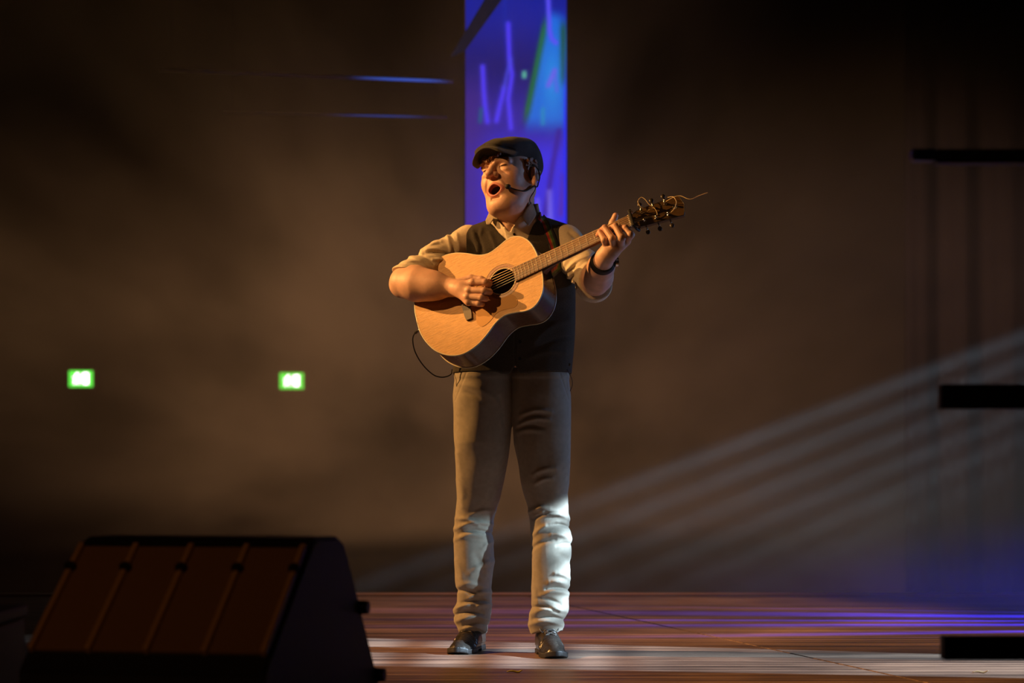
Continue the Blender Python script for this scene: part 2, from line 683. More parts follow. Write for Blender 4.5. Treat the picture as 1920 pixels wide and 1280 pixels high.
for xx in (900, 1035):
    p = np.array(px(xx, -75, SCR_Y)) - lo0
    tube('hanging_wire', [(p[0], .06, p[2]), (p[0], .06, Z1 - lo0[2])], .006, M_STEEL, led, 6)
# slanted side panel beside the column top; its dim blue is emission
pl = [(846, 104), (872, 92), (944, -8), (912, -8)]
Vq = [np.array(px(*p, SCR_Y - .35)) - lo0 for p in pl]
Vq = Vq + [v + np.array((0, .06, 0)) for v in Vq]
F = [(3, 2, 1, 0), (4, 5, 6, 7), (0, 1, 5, 4), (1, 2, 6, 5), (2, 3, 7, 6), (3, 0, 4, 7)]
link('side_panel', poly_mesh('side_panel', Vq, F, False), emission_mat('dim_blue_glow', (.0012, .004, .016), 1.0), led)

M_PIPE = material('white_painted_pipe', (.75, .75, .76), rough=.4)
for i, (p0, p1, r) in enumerate((((300, 131), (850, 153), .010), ((420, 211), (838, 220), .006))):
    A, B = np.array(px(*p0, 14.2 + .3 * i)), np.array(px(*p1, 14.2 + .3 * i))
    pipe = empty('lighting_pipe', A, ('upper' if i == 0 else 'thinner lower') + ' of two horizontal steel pipes hung beside the LED screen', 'pipe')
    tube('pipe', [A, lerp(A, B, .5), B], r, M_PIPE, pipe, 10, None, A)
    for t in (.04, .97):
        q = lerp(A, B, t)
        tube('hanging_wire', [q, (q[0], q[1], Z1)], .0012, M_BLACK, pipe, 6, None, A)
spot('pipe_blue_fill', tuple(px(905, 130, 13.2)), tuple(px(760, 150, 14.2)), (0.05, .18, 1.0), 30, 30, 1.0, .03)  # added blue spot, unseen, to tint the screen end of the pipes

# exit signs on the far wall
M_SIGN = material('sign_case', (.05, .05, .05), rough=.6)
M_GREEN = emission_mat('lit_green', (.10, .75, .06), 1.6)
M_WHITE = emission_mat('lit_white', (1.0, 1.0, .92), 5.0)
for cxp, cyp, which in ((152, 710, 'the one farther from the LED screen'), (547, 714, 'the one nearer the LED screen')):
    c = px(cxp, cyp, Y1 - .05)
    s = empty('exit_sign', (c.x, Y1 - .05, c.z - .115), 'glowing green exit sign on the far wall, ' + which, 'sign', None)
    box_obj('case', (0, .02, .125), (.34, .06, .25), M_SIGN, s)
    box_obj('face', (0, -.015, .115), (.31, .012, .21), M_GREEN, s)
    # running figure
    bm = bmesh.new()
    for pp, ss in (((-.045, -.023, .175), (.030, .006, .030)), ((-.055, -.023, .125), (.042, .006, .075)), ((-.080, -.023, .075), (.022, .006, .055)), ((-.030, -.023, .075), (.022, .006, .055)), ((-.085, -.023, .135), (.03, .006, .018)), ((-.022, -.023, .140), (.03, .006, .018))):
        bbox(bm, pp, ss)
    link('running_figure', bm_mesh('running_figure', bm), M_WHITE, s)
    bm = bmesh.new()
    bbox(bm, (.062, -.023, .118), (.075, .006, .145))
    link('door_symbol', bm_mesh('door_symbol', bm), M_WHITE, s)

# black drape in the wings on the right
M_DRAPE = material('black_velvet', (.005, .005, .006), rough=1.0, spec=.1)
dx0, dx1, dy0 = 3.30, 7.6, 19.0
V, F = [], []
NX, NZ = 220, 12
for j in range(NZ + 1):
    z = 7.6 * j / NZ
    for i in range(NX + 1):
        t = i / NX
        ph = t * 62 + 1.2 * math.sin(t * 9)
        V.append(((dx1 - dx0) * t, .07 * math.sin(ph) + .025 * math.sin(ph * 2.3 + .15 * j), z))
for j in range(NZ):
    for i in range(NX):
        a = j * (NX + 1) + i
        F.append((a, a + 1, a + NX + 2, a + NX + 1))
drape = link('stage_curtain', poly_mesh('stage_curtain', V, F), M_DRAPE)
so = drape.modifiers.new('thick', 'SOLIDIFY')
so.thickness = .01
drape.location = (dx0, dy0, -1.0)
tag(drape, 'tall black velvet drape hanging in folds beyond the stage', 'curtain')

# ------------------------------------------------------------------ foreground
M_CAB = material('black_cabinet_paint', (.016, .015, .014), rough=.55, bump=.5, bscale=300)
M_GRILLE = material('brown_perforated_grille', (.30, .155, .065), rough=.6, var=.25, scale=500)
M_RIB = material('bronze_rib', (.60, .33, .13), rough=.4)
# wedge monitor: side section turned about 12 degrees
wl = empty('wedge_monitor', (-.513, 4.8, 0.0), 'black wedge stage monitor with ribbed slanted grille at the stage edge', 'speaker')
wl.rotation_euler = (0, 0, -math.atan(.2225))
ww = .56           # width to the left of the right cheek


def wp_(x, y, z):
    return Vector((x, y, z))


sec = [(-.02, 0.0), (-.03, .235), (.0, .262), (.305, .500), (.335, .512), (.50, .512), (.545, .498), (.60, .44), (.88, .10), (.88, 0.0)]
bm = bmesh.new()
L_ = [bm.verts.new((-ww, y, z)) for y, z in sec]
R_ = [bm.verts.new((0, y, z)) for y, z in sec]
bm.faces.new(L_)
bm.faces.new(R_[::-1])
for i in range(len(sec)):
    j = (i + 1) % len(sec)
    bm.faces.new((L_[i], R_[i], R_[j], L_[j]))
bmesh.ops.recalc_face_normals(bm, faces=bm.faces)
bmesh.ops.bevel(bm, geom=list(bm.edges), offset=.008, segments=2, affect='EDGES')
link('cabinet', bm_mesh('cabinet', bm), M_CAB, wl)
# slanted face frame
fa, fb = Vector((0, .0, .262)), Vector((0, .305, .500))
fd = (fb - fa).normalized()
fl = (fb - fa).length
fn = Vector((0, -fd.z, fd.y))
fr = Matrix((Vector((1, 0, 0)), fd, fn)).transposed()
nP = 4
pw = (ww - .03) / nP
for k in range(nP):
    cx = -ww + .015 + pw * (k + .5)
    c = fa + fd * (fl * .49) + fn * .004 + Vector((cx, 0, 0))
    box_obj('grille_panel', c, (pw - .012, fl * .90, .010), M_GRILLE, wl, fr, .002)
for k in range(nP + 1):
    cx = -ww + .015 + pw * k
    c = fa + fd * (fl * .49) + fn * .009 + Vector((cx, 0, 0))
    box_obj('rib', c, (.014, fl * .92, .020), M_RIB, wl, fr, .004)
    bm = bmesh.new()
    c2 = fa + fd * (fl * .73) + fn * .0165 + Vector((cx, 0, 0))
    bmesh.ops.create_cone(bm, cap_ends=True, segments=16, radius1=.014, radius2=.012, depth=.012, matrix=Matrix.Translation(c2) @ fr.to_4x4())
    link('bolt', bm_mesh('bolt', bm), M_CAB, wl)
for y, z in ((.70, .335), (.845, .16)):
    bm = bmesh.new()
    bmesh.ops.create_cone(bm, cap_ends=True, segments=14, radius1=.018, radius2=.016, depth=.03, matrix=Matrix.Translation((.004, y - .015, z)) @ Matrix.Rotation(PI / 2, 4, 'Y'))
    link('corner_foot', bm_mesh('corner_foot', bm), M_SOLE, wl)

# low black equipment box left of the wedge
bx = empty('equipment_case', (-1.62, 4.75, 0), 'low black equipment case beside the wedge monitor', 'case')
box_obj('body', (0, .3, .16), (.95, .6, .32), M_CAB, bx, None, .015)
box_obj('lid', (0, .3, .335), (.96, .61, .03), M_CAB, bx, None, .008)
for sx in (-.3, .3):
    box_obj('latch', (sx, -.008, .30), (.05, .02, .06), M_SOLE, bx, None, .004)

# black stand with three square arms reaching in from the right
Yb = 5.0
st = empty('boom_stand', (1.36, Yb, 0), 'black metal stand with three square horizontal arms', 'stand')
q = Yb / F_PX
box_obj('base_plate', (0, 0, .012), (.5, .5, .024), M_CAB, st, None, .005)
tube('pole', [(0, 0, .02), (0, 0, 1.9)], .028, M_CAB, st, 16)
for x0, ya, yb in ((1745, 287, 313), (1754, 722, 768), (1759, 1189, 1233)):
    xa = (x0 - 960) * q - 1.36
    zc = CAM_H + (HORIZON - (ya + yb) / 2) * q
    box_obj('arm', ((xa + .02) / 2, -.045, zc), (.02 - xa, .05, (yb - ya) * q), M_CAB, st, None, .003)
xa = (1701 - 960) * q - 1.36
arm_end = box_obj('end_clamp', (xa + .026, -.045, CAM_H + (HORIZON - 297) * q), (.052, .05, .026), material('blue_lit_end', (.02, .06, .16), rough=.4), st, None, .006)  # blue light falling on the clamp is painted as its base colour
arm_end['label'] = 'clamp at the end of the top arm with blue light painted on'

# straw scraps on the floor
for k, (x, y, c) in enumerate(((965, 1261, (.42, .36, .05)), (1838, 1262, (.35, .22, .10)))):
    Y = F_PX * CAM_H / (y - HORIZON)
    p = px(x, y, Y)
    o = tube('paper_scrap', [(-.025, 0, .004), (-.008, .002, .006), (.012, 0, .003), (.026, -.004, .010)], [.0015, .003, .003, .0012], material('scrap_%d' % k, c, rough=.7), None, 6, 14)
    o.location = (p.x, Y, 0)
    tag(o, ('small curled yellow scrap lying before his shoes' if k == 0 else 'thin tan scrap lying near the lowest black arm'), 'litter')

# ------------------------------------------------------------------ the singer
def W(x, y, dy=0.0):
    return np.array(px(x, y, MAN_Y + dy), np.float32)


MAN0 = np.array((0.02, MAN_Y + 0.02, 0.0))
CAMP = np.array((0, 0, CAM_H))

# guitar frame: u along the neck, n out of the soundboard, v across
GU = Vector((0.87, -0.27, 0.405)).normalized()
GN = Vector((-0.42, -0.83, 0.36))
GN = (GN - GN.dot(GU) * GU).normalized()
GV = GN.cross(GU)
GU = (GU - GV * math.tan(math.radians(1.5))).normalized()
GV = GN.cross(GU)
GO = Vector(W(942, 527, -0.292))


GM = Matrix((GU, GV, GN)).transposed()
half = [(-.341, 0), (-.338, .052), (-.322, .104), (-.296, .149), (-.255, .186), (-.205, .204), (-.150, .196), (-.105, .173), (-.062, .143), (-.022, .131),
        (.018, .139), (.052, .150), (.082, .150), (.110, .133), (.132, .100), (.144, .052), (.146, 0)]
up = smooth_path([(a, b, 0) for a, b in half], 120)[:, :2]
up[0, 1] = up[-1, 1] = 0
outline = np.vstack([up, up[-2:0:-1] * np.array((1, -1))])
# polar resample about the sound hole
ang = np.arctan2(outline[:, 1], outline[:, 0])
order = np.argsort(ang)
NA = 160
th = np.linspace(-PI, PI, NA, endpoint=False)
ang_s = np.concatenate([ang[order] - 2 * PI, ang[order], ang[order] + 2 * PI])
rad_s = np.tile(np.hypot(outline[:, 0], outline[:, 1])[order], 3)
rad = np.interp(th, ang_s, rad_s)
ring = np.stack([np.cos(th), np.sin(th)], 1)
OUT = ring * rad[:, None]
DEP = 0.108
A_NUT = 0.4935
GM_NP = np.array(GM, np.float32)
GO_NP = np.array(GO, np.float32)


def guitar_body(P):
    """distance to the closed box of the guitar, used to lay arm and clothes against it"""
    L = (P - GO_NP) @ GM_NP
    r = np.hypot(L[:, 0], L[:, 1])
    d2 = (r - np.interp(np.arctan2(L[:, 1], L[:, 0]), ang_s, rad_s) - 0.003) * 0.9
    return np.maximum(d2, np.maximum(L[:, 2], -L[:, 2] - DEP - 0.003))


def guitar_neck(P):
    L = (P - GO_NP) @ GM_NP
    w = np.interp(L[:, 0], [0.14, A_NUT], [0.0280, 0.0222])
    dp = np.interp(L[:, 0], [0.14, 0.21, A_NUT], [0.060, 0.0205, 0.0170])
    lo = (np.sqrt((L[:, 1] / w) ** 2 + (np.minimum(L[:, 2], 0) / dp) ** 2) - 1) * np.minimum(w, dp)
    return np.maximum(np.maximum(lo, L[:, 2] - 0.0075), np.maximum(0.14 - L[:, 0], L[:, 0] - A_NUT - 0.006))


def clear_guitar(d, P, neck=False):
    """press a soft surface flat where the guitar leans on it (a millimetre of contact is left)"""
    d = smax(d, -(guitar_body(P) + 0.001), 0.002)
    if neck:
        d = smax(d, -(guitar_neck(P) + 0.001), 0.002)
    return d


def push_out(P, f, clear, steps=6):
    """move points along the gradient of f until they lie clear of its surface"""
    P = np.array(P, np.float32)
    clear = np.broadcast_to(np.asarray(clear, np.float32), (len(P),))
    for _ in range(steps):
        d = f(P)
        e = 0.0015
        g = np.stack([f(P + np.eye(3, dtype=np.float32)[k] * e) - f(P - np.eye(3, dtype=np.float32)[k] * e) for k in range(3)], 1)
        g /= np.linalg.norm(g, axis=1)[:, None] + 1e-9
        m = d < clear
        P[m] += (g * (clear - d)[:, None])[m]
    return P


def H(x, y, t):
    """point on the sight line of a pixel, t metres in front of the soundboard plane"""
    d = px(x, y, 1.0) - Vector(CAMP)
    Y = GN.dot(GO - Vector(CAMP)) / GN.dot(d)
    return np.array(px(x, y, Y - t), np.float32)


def rot_np(*rs):
    m = Matrix.Identity(3)
    for ang, ax in rs:
        m = m @ Matrix.Rotation(math.radians(ang), 3, ax)
    return np.array(m, np.float32)


HEAD_C = W(957, 339, -0.03)
HEAD_R = rot_np((-35, 'Z'), (-6, 'X'), (-11, 'Y'))
HEAD_S = 1.10


def to_head(P):
    return ((P - HEAD_C) @ HEAD_R / HEAD_S).astype(np.float32)


def from_head(q):
    return HEAD_C + HEAD_S * (np.asarray(q, np.float32) @ HEAD_R.T)


def mirror(q):
    m = q.copy()
    m[:, 0] = np.abs(m[:, 0])
    return m


MZ = -0.0510     # height of the open mouth


def mouth_e(q):
    x, z = q[:, 0], q[:, 2] - MZ
    hz = np.where(z > 0, 0.0195, 0.0205)
    wx = np.where(z > 0, 0.0285 - 0.35 * np.abs(z), 0.0285 - 0.15 * np.abs(z))
    return ((np.abs(x / wx) ** 1.6 + np.abs(z / hz) ** 1.9) ** 0.56 - 1) * 0.0205


def head_sdf(q):
    m = mirror(q)
    d = ell(q, (0, 0.018, 0.052), (0.078, 0.098, 0.088))
    d = smin(d, ell(q, (0, -0.034, 0.004), (0.066, 0.058, 0.074)), 0.03)
    d = smin(d, ell(q, (0, -0.033, -0.054), (0.067, 0.059, 0.062)), 0.03)
    d = smin(d, rcone(m, (0.056, 0.004, -0.044), (0.020, -0.070, -0.095), 0.028, 0.026), 0.025)
    d = smin(d, ell(m, (0.041, -0.058, -0.014), (0.027, 0.030, 0.032)), 0.022)      # cheeks
    d = smin(d, ell(q, (0, -0.084, -0.098), (0.022, 0.018, 0.017)), 0.018)         # chin
    d = smin(d, ell(q, (0, -0.040, -0.100), (0.052, 0.046, 0.028)), 0.03)          # soft under-chin
    d = smin(d, rcone(m, (0.013, -0.091, 0.042), (0.047, -0.075, 0.040), 0.0105, 0.0105), 0.012)   # brow
    d = smax(d, -ell(m, (0.031, -0.109, 0.025), (0.020, 0.024, 0.0125)), 0.008)     # socket
    d = smin(d, ell(m, (0.0325, -0.0770, 0.0235), (0.0165, 0.0150, 0.0125)), 0.005)  # lids
    d = smax(d, -rcone(m, (0.020, -0.0945, 0.0225), (0.047, -0.0845, 0.0215), 0.0022, 0.0028), 0.0025)  # narrowed eye
    d = smin(d, ell(m, (0.034, -0.082, 0.009), (0.018, 0.011, 0.007)), 0.010)      # lower lid bag
    # nose
    d = smin(d, rcone(q, (0, -0.090, 0.036), (0, -0.116, 0.003), 0.0092, 0.0112), 0.010)
    d = smin(d, ell(q, (0, -0.1190, 0.0005), (0.0135, 0.0128, 0.0112)), 0.006)
    d = smin(d, ell(m, (0.0150, -0.1045, -0.0045), (0.0092, 0.0120, 0.0092)), 0.005)
    d = smax(d, -ell(m, (0.0078, -0.1120, -0.0125), (0.0050, 0.0070, 0.0050)), 0.003)
    # muzzle and open mouth
    d = smin(d, ell(q, (0, -0.074, -0.050), (0.035, 0.0245, 0.039)), 0.018)
    ys = -0.0955 + 9.0 * q[:, 0] ** 2 + 0.16 * np.clip(-(q[:, 2] - MZ), 0, 1)
    e = mouth_e(q)
    lip = np.sqrt((e * 0.9) ** 2 + ((q[:, 1] - ys) * 0.75) ** 2) - 0.0042
    d = smin(d, lip, 0.010)
    cav = np.maximum(e + 0.0040, q[:, 1] + 0.050)
    d = smax(d, -cav, 0.003)
    tongue = ell(q, (0, -0.066, -0.070), (0.016, 0.020, 0.007))
    d = smin(d, tongue, 0.003)
    teeth = np.maximum(np.abs(np.sqrt((q[:, 0] / 0.019) ** 2 + ((q[:, 1] + 0.070) / 0.018) ** 2) - 1) * 0.018 - 0.002, np.abs(q[:, 2] + 0.0350) - 0.0045)
    d = np.minimum(d, np.maximum(teeth, q[:, 1] + 0.070))
    # smile fold, philtrum, chin crease
    d = smax(d, -rcone(m, (0.024, -0.100, -0.006), (0.042, -0.083, -0.048), 0.0010, 0.0018), 0.010)
    d = smax(d, -rcone(q, (0, -0.112, -0.016), (0, -0.109, -0.028), 0.0018, 0.0024), 0.004)
    d = smax(d, -rcone(q, (-0.014, -0.097, -0.080), (0.014, -0.097, -0.080), 0.002, 0.002), 0.010)
    # ears
    Re = rot_np((26, 'Z'), (-10, 'X'))
    t = (m - np.array((0.0800, 0.016, -0.002), np.float32)) @ Re
    rr = np.sqrt((t[:, 1] / 0.0165) ** 2 + (t[:, 2] / 0.0285) ** 2)
    ear = ell(t, (0, 0, 0), (0.0075, 0.0195, 0.0315))
    helix = np.sqrt(((rr - 1) * 0.0195) ** 2 + (t[:, 0] - 0.006) ** 2) - 0.0034
    ear = smin(ear, helix, 0.004)
    ear = smax(ear, -ell(t, (0.009, -0.001, 0.001), (0.0095, 0.0100, 0.0160)), 0.004)
    ear = smin(ear, ell(t, (0.003, -0.006, -0.028), (0.0055, 0.0085, 0.0095)), 0.005)
    d = smin(d, ear, 0.006)
    return d * HEAD_S


NECK_B = W(966, 428, 0.02)


def neck_sdf(P):
    d = rcone(P, from_head((0, 0.020, -0.050)), NECK_B, 0.066, 0.073)
    d = smin(d, rcone(P, NECK_B, NECK_B + np.array((0, 0.0, -0.09)), 0.075, 0.10), 0.04)
    # sternomastoid cords
    d = smin(d, rcone(P, from_head((-0.055, 0.015, -0.045)), W(955, 424, -0.06), 0.016, 0.013), 0.02)
    d = smin(d, rcone(P, from_head((0.055, 0.015, -0.045)), W(968, 424, -0.06), 0.016, 0.013), 0.02)
    return d


# arms -----------------------------------------------------------------------
SH_R = W(878, 455, 0.02)           # his right shoulder (left in the picture)
EL_R = W(757, 530, -0.175)
WR_R = H(849, 539, 0.055)
SH_L = W(1060, 452, 0.0)
EL_L = W(1114, 533, -0.155)
WR_L = H(1134, 482, -0.035)


def lerp(a, b, t):
    return a + (b - a) * t


def arm_r(P):
    d = rcone(P, SH_R, lerp(SH_R, EL_R, .9), 0.052, 0.047)
    d = smin(d, chain(P, [EL_R, lerp(EL_R, WR_R, .28), lerp(EL_R, WR_R, .62), WR_R],
                      [0.049, 0.0535, 0.043, 0.0300], 0.04), 0.04)
    d = smin(d, rcone(P, EL_R + np.array((-.004, .012, -.006)), EL_R + np.array((-.012, .02, -.012)), 0.036, 0.030), 0.03)
    return d


def hand_r(P):
    kn = [H(886, 529, 0.078), H(879, 544, 0.084), H(876, 556, 0.078), H(878, 566, 0.066)]
    pip = [H(909, 529, 0.070), H(907, 545, 0.078), H(902, 558, 0.072), H(897, 569, 0.060)]
    dip = [H(917, 532, 0.045), H(918, 547, 0.048), H(911, 560, 0.042), H(904, 570, 0.032)]
    tip = [H(912, 535, 0.026), H(909, 549, 0.024), H(902, 561, 0.020), H(897, 570, 0.014)]
    d = rcone(P, WR_R, lerp(WR_R, kn[1], .5), 0.0295, 0.0280)
    for k in kn:
        d = smin(d, rcone(P, lerp(WR_R, kn[1], .35), k, 0.022, 0.0135), 0.012)
    rad = [0.0125, 0.0125, 0.0118, 0.0105]
    for a, b, c, e, r in zip(kn, pip, dip, tip, rad):
        f = chain(P, [a, b, c, e], [r * 1.02, r * 0.98, r * 0.86, r * 0.74], 0.003)
        d = smin(d, f, 0.0035)
        d = smin(d, ell(P, a + np.array((0, -0.004, 0.001)), (0.0105, 0.010, 0.0095)), 0.006)
    th = chain(P, [H(864, 530, 0.055), H(883, 522, 0.048), H(902, 524, 0.042), H(916, 528, 0.036)],
               [0.018, 0.0135, 0.0120, 0.0085], 0.006)
    return smin(d, th, 0.006)


LH_MCP = [H(1175, 452, -0.012), H(1163, 460, -0.004), H(1150, 465, -0.002), H(1137, 466, -0.006)]
LH_PIP = [H(1183, 440, 0.026), H(1166, 446, 0.040), H(1148, 447, 0.042), H(1133, 450, 0.036)]
LH_DIP = [H(1173, 427, 0.030), H(1154, 424, 0.036), H(1134, 427, 0.038), H(1125, 435, 0.034)]
LH_TIP = [H(1165, 426, 0.018), H(1147, 426, 0.019), H(1128, 431, 0.019), H(1121, 440, 0.018)]


def hand_l(P):
    d = chain(P, [WR_L, lerp(WR_L, LH_MCP[2], .55)], [0.0300, 0.0300], 0.01)
    for k in LH_MCP:
        d = smin(d, rcone(P, lerp(WR_L, LH_MCP[2], .3), k, 0.0235, 0.0150), 0.014)
    rad = [0.0112, 0.0118, 0.0115, 0.0100]
    for a, b, c, e, r in zip(LH_MCP, LH_PIP, LH_DIP, LH_TIP, rad):
        f = chain(P, [a, b, c, e], [r * 1.1, r * 1.04, r * 0.96, r * 0.80], 0.003)
        d = smin(d, f, 0.0035)
        d = smin(d, ell(P, b, (r * 1.1, r * 1.1, r * 1.1)), 0.004)
    th = chain(P, [H(1139, 470, -0.045), H(1142, 440, -0.062), H(1149, 418, -0.055), H(1154, 404, -0.046)],
               [0.019, 0.0145, 0.0130, 0.0100], 0.006)
    return smin(d, th, 0.010)


def arm_l(P):
    d = rcone(P, SH_L, lerp(SH_L, EL_L, .92), 0.052, 0.047)
    d = smin(d, chain(P, [EL_L, lerp(EL_L, WR_L, .30), lerp(EL_L, WR_L, .65), WR_L],
                      [0.048, 0.053, 0.044, 0.0305], 0.02), 0.03)
    return d


# torso profile: rows of the photograph -> left, right edge
TY = np.array([400, 430, 460, 500, 550, 600, 650, 700, 740, 800, 840.])
TXL = np.array([880, 870, 866, 866, 866, 862, 857, 853, 851, 855, 860.])
TXR = np.array([1062, 1070, 1076, 1078, 1077, 1076, 1073, 1070, 1070, 1068, 1066.])
TDY = np.array([.02, .02, .015, .01, .005, .0, .0, .0, .005, .01, .01])
TDP = np.array([.085, .100, .114, .122, .126, .128, .128, .124, .122, .118, .11])
TZ = np.array([W(0, y)[2] for y in TY])
TCX = ((TXL + TXR) / 2 - 960) * MAN_Y / F_PX
THW = (TXR - TXL) / 2 * MAN_Y / F_PX


def torso_prof(P, inflate=0.0):
    z = P[:, 2]
    zz, o = TZ[::-1], slice(None, None, -1)
    cx = np.interp(z, zz, TCX[o])
    hw = np.interp(z, zz, THW[o]) + inflate
    dp = np.interp(z, zz, TDP[o]) + inflate
    cyy = np.interp(z, zz, TDY[o]) + MAN_Y
    a = np.abs((P[:, 0] - cx) / hw)
    b = np.abs((P[:, 1] - cyy) / dp)
    r = (a ** 2.5 + b ** 2.5) ** 0.4
    return (r - 1) * np.minimum(hw, dp)


def torso_sdf(P, inflate=0.0, bottom=705):
    d = torso_prof(P, inflate)
    top = P[:, 2] - (W(0, 452)[2])
    d = smax(d, top, 0.05)
    d = smax(d, -(P[:, 2] - W(0, bottom)[2]), 0.004)
    # shoulder girdle
    g = rcone(P, W(960, 442, 0.02), W(882, 460, 0.015), 0.082 + inflate, 0.060 + inflate)
    g = smin(g, rcone(P, W(976, 440, 0.02), W(1060, 455, 0.015), 0.082 + inflate, 0.060 + inflate), 0.03)
    return smin(d, g, 0.05)


def far(P, lo, hi, f, big=0.3):
    """evaluate f only near its box"""
    m = np.all((P > np.asarray(lo) - 0.06) & (P < np.asarray(hi) + 0.06), axis=1)
    out = np.full(len(P), big, np.float32)
    if m.any():
        out[m] = f(P[m])
    return out


def span(*pts, pad=0.08):
    a = np.array(pts)
    return a.min(0) - pad, a.max(0) + pad


BX_HEAD = (HEAD_C - 0.19, HEAD_C + 0.17)
BX_AR = span(SH_R, EL_R, WR_R)
BX_AL = span(SH_L, EL_L, WR_L)
BX_HR = span(WR_R, H(915, 528, .05), H(890, 570, .05), pad=0.05)
BX_HL = span(WR_L, H(1185, 440, .04), H(1154, 402, -.05), H(1120, 440, .01), pad=0.04)


def skin_sdf(P):
    d = far(P, *BX_HEAD, lambda p: smin(head_sdf(to_head(p)), neck_sdf(p), 0.03))
    d = smin(d, far(P, W(860, 470, -.2), W(1080, 400, .2) + 0.01, neck_sdf), 0.004)
    d = smin(d, torso_sdf(P, -0.022, 690), 0.02)
    a = far(P, *BX_AR, arm_r)
    a = smin(a, far(P, *BX_HR, hand_r), 0.012)
    b = far(P, *BX_AL, arm_l)
    b = smin(b, far(P, *BX_HL, hand_l), 0.012)
    return np.minimum(clear_guitar(smin(d, np.minimum(a, b), 0.01), P, True), 0.3)


SKIN = np.array((0.66, 0.40, 0.29))


def skin_cols(v):
    c = np.tile(SKIN, (len(v), 1))
    c *= (1 + 0.05 * wav(v, 130, 3))[:, None]
    q = to_head(v)
    m = mirror(q)
    hd = (q[:, 1] < 0.06) & (np.abs(q[:, 0]) < 0.11) & (np.abs(q[:, 2]) < 0.16)

    def mix(w, col):
        w = np.where(hd, np.clip(w, 0, 1), 0)[:, None]
        c[:] = c * (1 - w) + np.array(col) * w
    # flushed cheeks, nose and ears
    mix(0.45 * np.exp(-(((m - (0.045, -0.07, -0.012)) / (0.025, 0.03, 0.022)) ** 2).sum(1)), (0.62, 0.25, 0.18))
    mix(0.45 * np.exp(-(((q - (0, -0.12, -0.003)) / (0.016, 0.02, 0.014)) ** 2).sum(1)), (0.62, 0.24, 0.17))
    mix(0.5 * np.exp(-(((m - (0.085, 0.02, 0)) / (0.02, 0.03, 0.04)) ** 2).sum(1)), (0.60, 0.24, 0.17))
    e = mouth_e(q)
    front = ramp01(-0.080, -0.088, q[:, 1])
    mix(front * ramp01(0.0068, 0.0040, e) * 0.85, (0.42, 0.10, 0.08))
    mix(ramp01(-0.0890, -0.082, q[:, 1]) * ramp01(0.001, -0.003, e) * (q[:, 1] < -0.03), (0.07, 0.012, 0.010))
    # eyebrows and lashes
    br = np.exp(-((m[:, 2] - (0.0465 - 6 * (m[:, 0] - 0.03) ** 2)) / 0.0042) ** 2) * ramp01(0.010, 0.016, m[:, 0]) * ramp01(0.056, 0.046, m[:, 0])
    mix(br * (q[:, 1] < -0.05) * 0.75, (0.20, 0.09, 0.04))
    ls = np.exp(-((m[:, 2] - 0.0222) / 0.0032) ** 2) * ramp01(0.018, 0.022, m[:, 0]) * ramp01(0.050, 0.046, m[:, 0])
    mix(ls * (q[:, 1] < -0.07) * 0.9, (0.05, 0.02, 0.015))
    # knuckles and finger tips a little redder
    for k in LH_TIP + LH_DIP + [H(1154, 404, -0.046), H(914, 534, .04)]:
        w = (0.4 * np.exp(-(((v - k) / 0.014) ** 2).sum(1)))[:, None]
        c = c * (1 - w) + np.array((0.62, 0.20, 0.14)) * w
    return np.clip(c, 0.005, 1)


M_SKIN = material('skin', SKIN, rough=0.5, attr=True, var=0.06, scale=60, bump=0.25, bscale=350, sss=0.12)
M_HAIR = material('reddish_brown_hair', (0.22, 0.085, 0.032), rough=0.55, var=0.35, scale=90, bump=0.6, bscale=300, stretch=(1, 1, 0.4))
M_SHIRT = material('tan_cotton', (0.62, 0.53, 0.39), rough=0.85, var=0.08, scale=120, bump=0.3, bscale=900, sheen=0.1)
M_VEST = material('dark_wool', (0.072, 0.058, 0.042), rough=0.9, var=0.3, scale=300, bump=0.5, bscale=700, sheen=0.1)
M_TROUSER = material('khaki_twill', (0.27, 0.235, 0.185), rough=0.85, var=0.10, scale=60, bump=0.3, bscale=900, sheen=0.1)
M_CAP = material('black_tweed', (0.022, 0.019, 0.016), rough=0.9, var=0.4, scale=500, bump=0.6, bscale=600, sheen=0.1)
M_LEATHER = material('black_leather', (0.026, 0.021, 0.018), rough=0.24, var=0.2, scale=60, bump=0.4, bscale=120)
M_BUTTON = material('bone_button', (0.25, 0.2, 0.15), rough=0.4)

person = empty('person', MAN0, 'singing guitarist in flat cap, dark vest, tan shirt and khaki trousers standing on stage', 'person')

# one skin surface sampled finer at head and hands: each region is cut from the same field
def region_mesh():
    Vs, Qs, n = [], [], 0
    hb = (HEAD_C - np.array((.17, .17, .165)), HEAD_C + np.array((.15, .16, .15)))
    boxes = [(hb[0], hb[1], 0.0019), (*BX_HR, 0.0017), (*BX_HL, 0.0017),
             (W(860, 700, -.25), W(1085, 400, .22), 0.006), (*BX_AR, 0.0030), (*BX_AL, 0.0030)]
    done = []
    for lo, hi, h in boxes:
        v, q = extract(skin_sdf, np.minimum(lo, hi), np.maximum(lo, hi), h)
        keep = np.ones(len(q), bool)
        cen = v[q].mean(1)
        for l2, h2, s2 in done:
            keep &= ~np.all((cen > l2 + 1.2 * h + s2) & (cen < h2 - 1.2 * h - s2), axis=1)
        q = q[keep]
        used = np.unique(q)
        rm = np.full(len(v), -1)
        rm[used] = np.arange(len(used))
        Vs.append(v[used])
        Qs.append(rm[q] + n)
        n += len(used)
        done.append((np.minimum(lo, hi), np.maximum(lo, hi), h))
    return np.concatenate(Vs), np.concatenate(Qs)


v, q = region_mesh()
body = link('body', arr_mesh('body', v - MAN0, q, True, skin_cols(v.astype(np.float32))), M_SKIN, person)


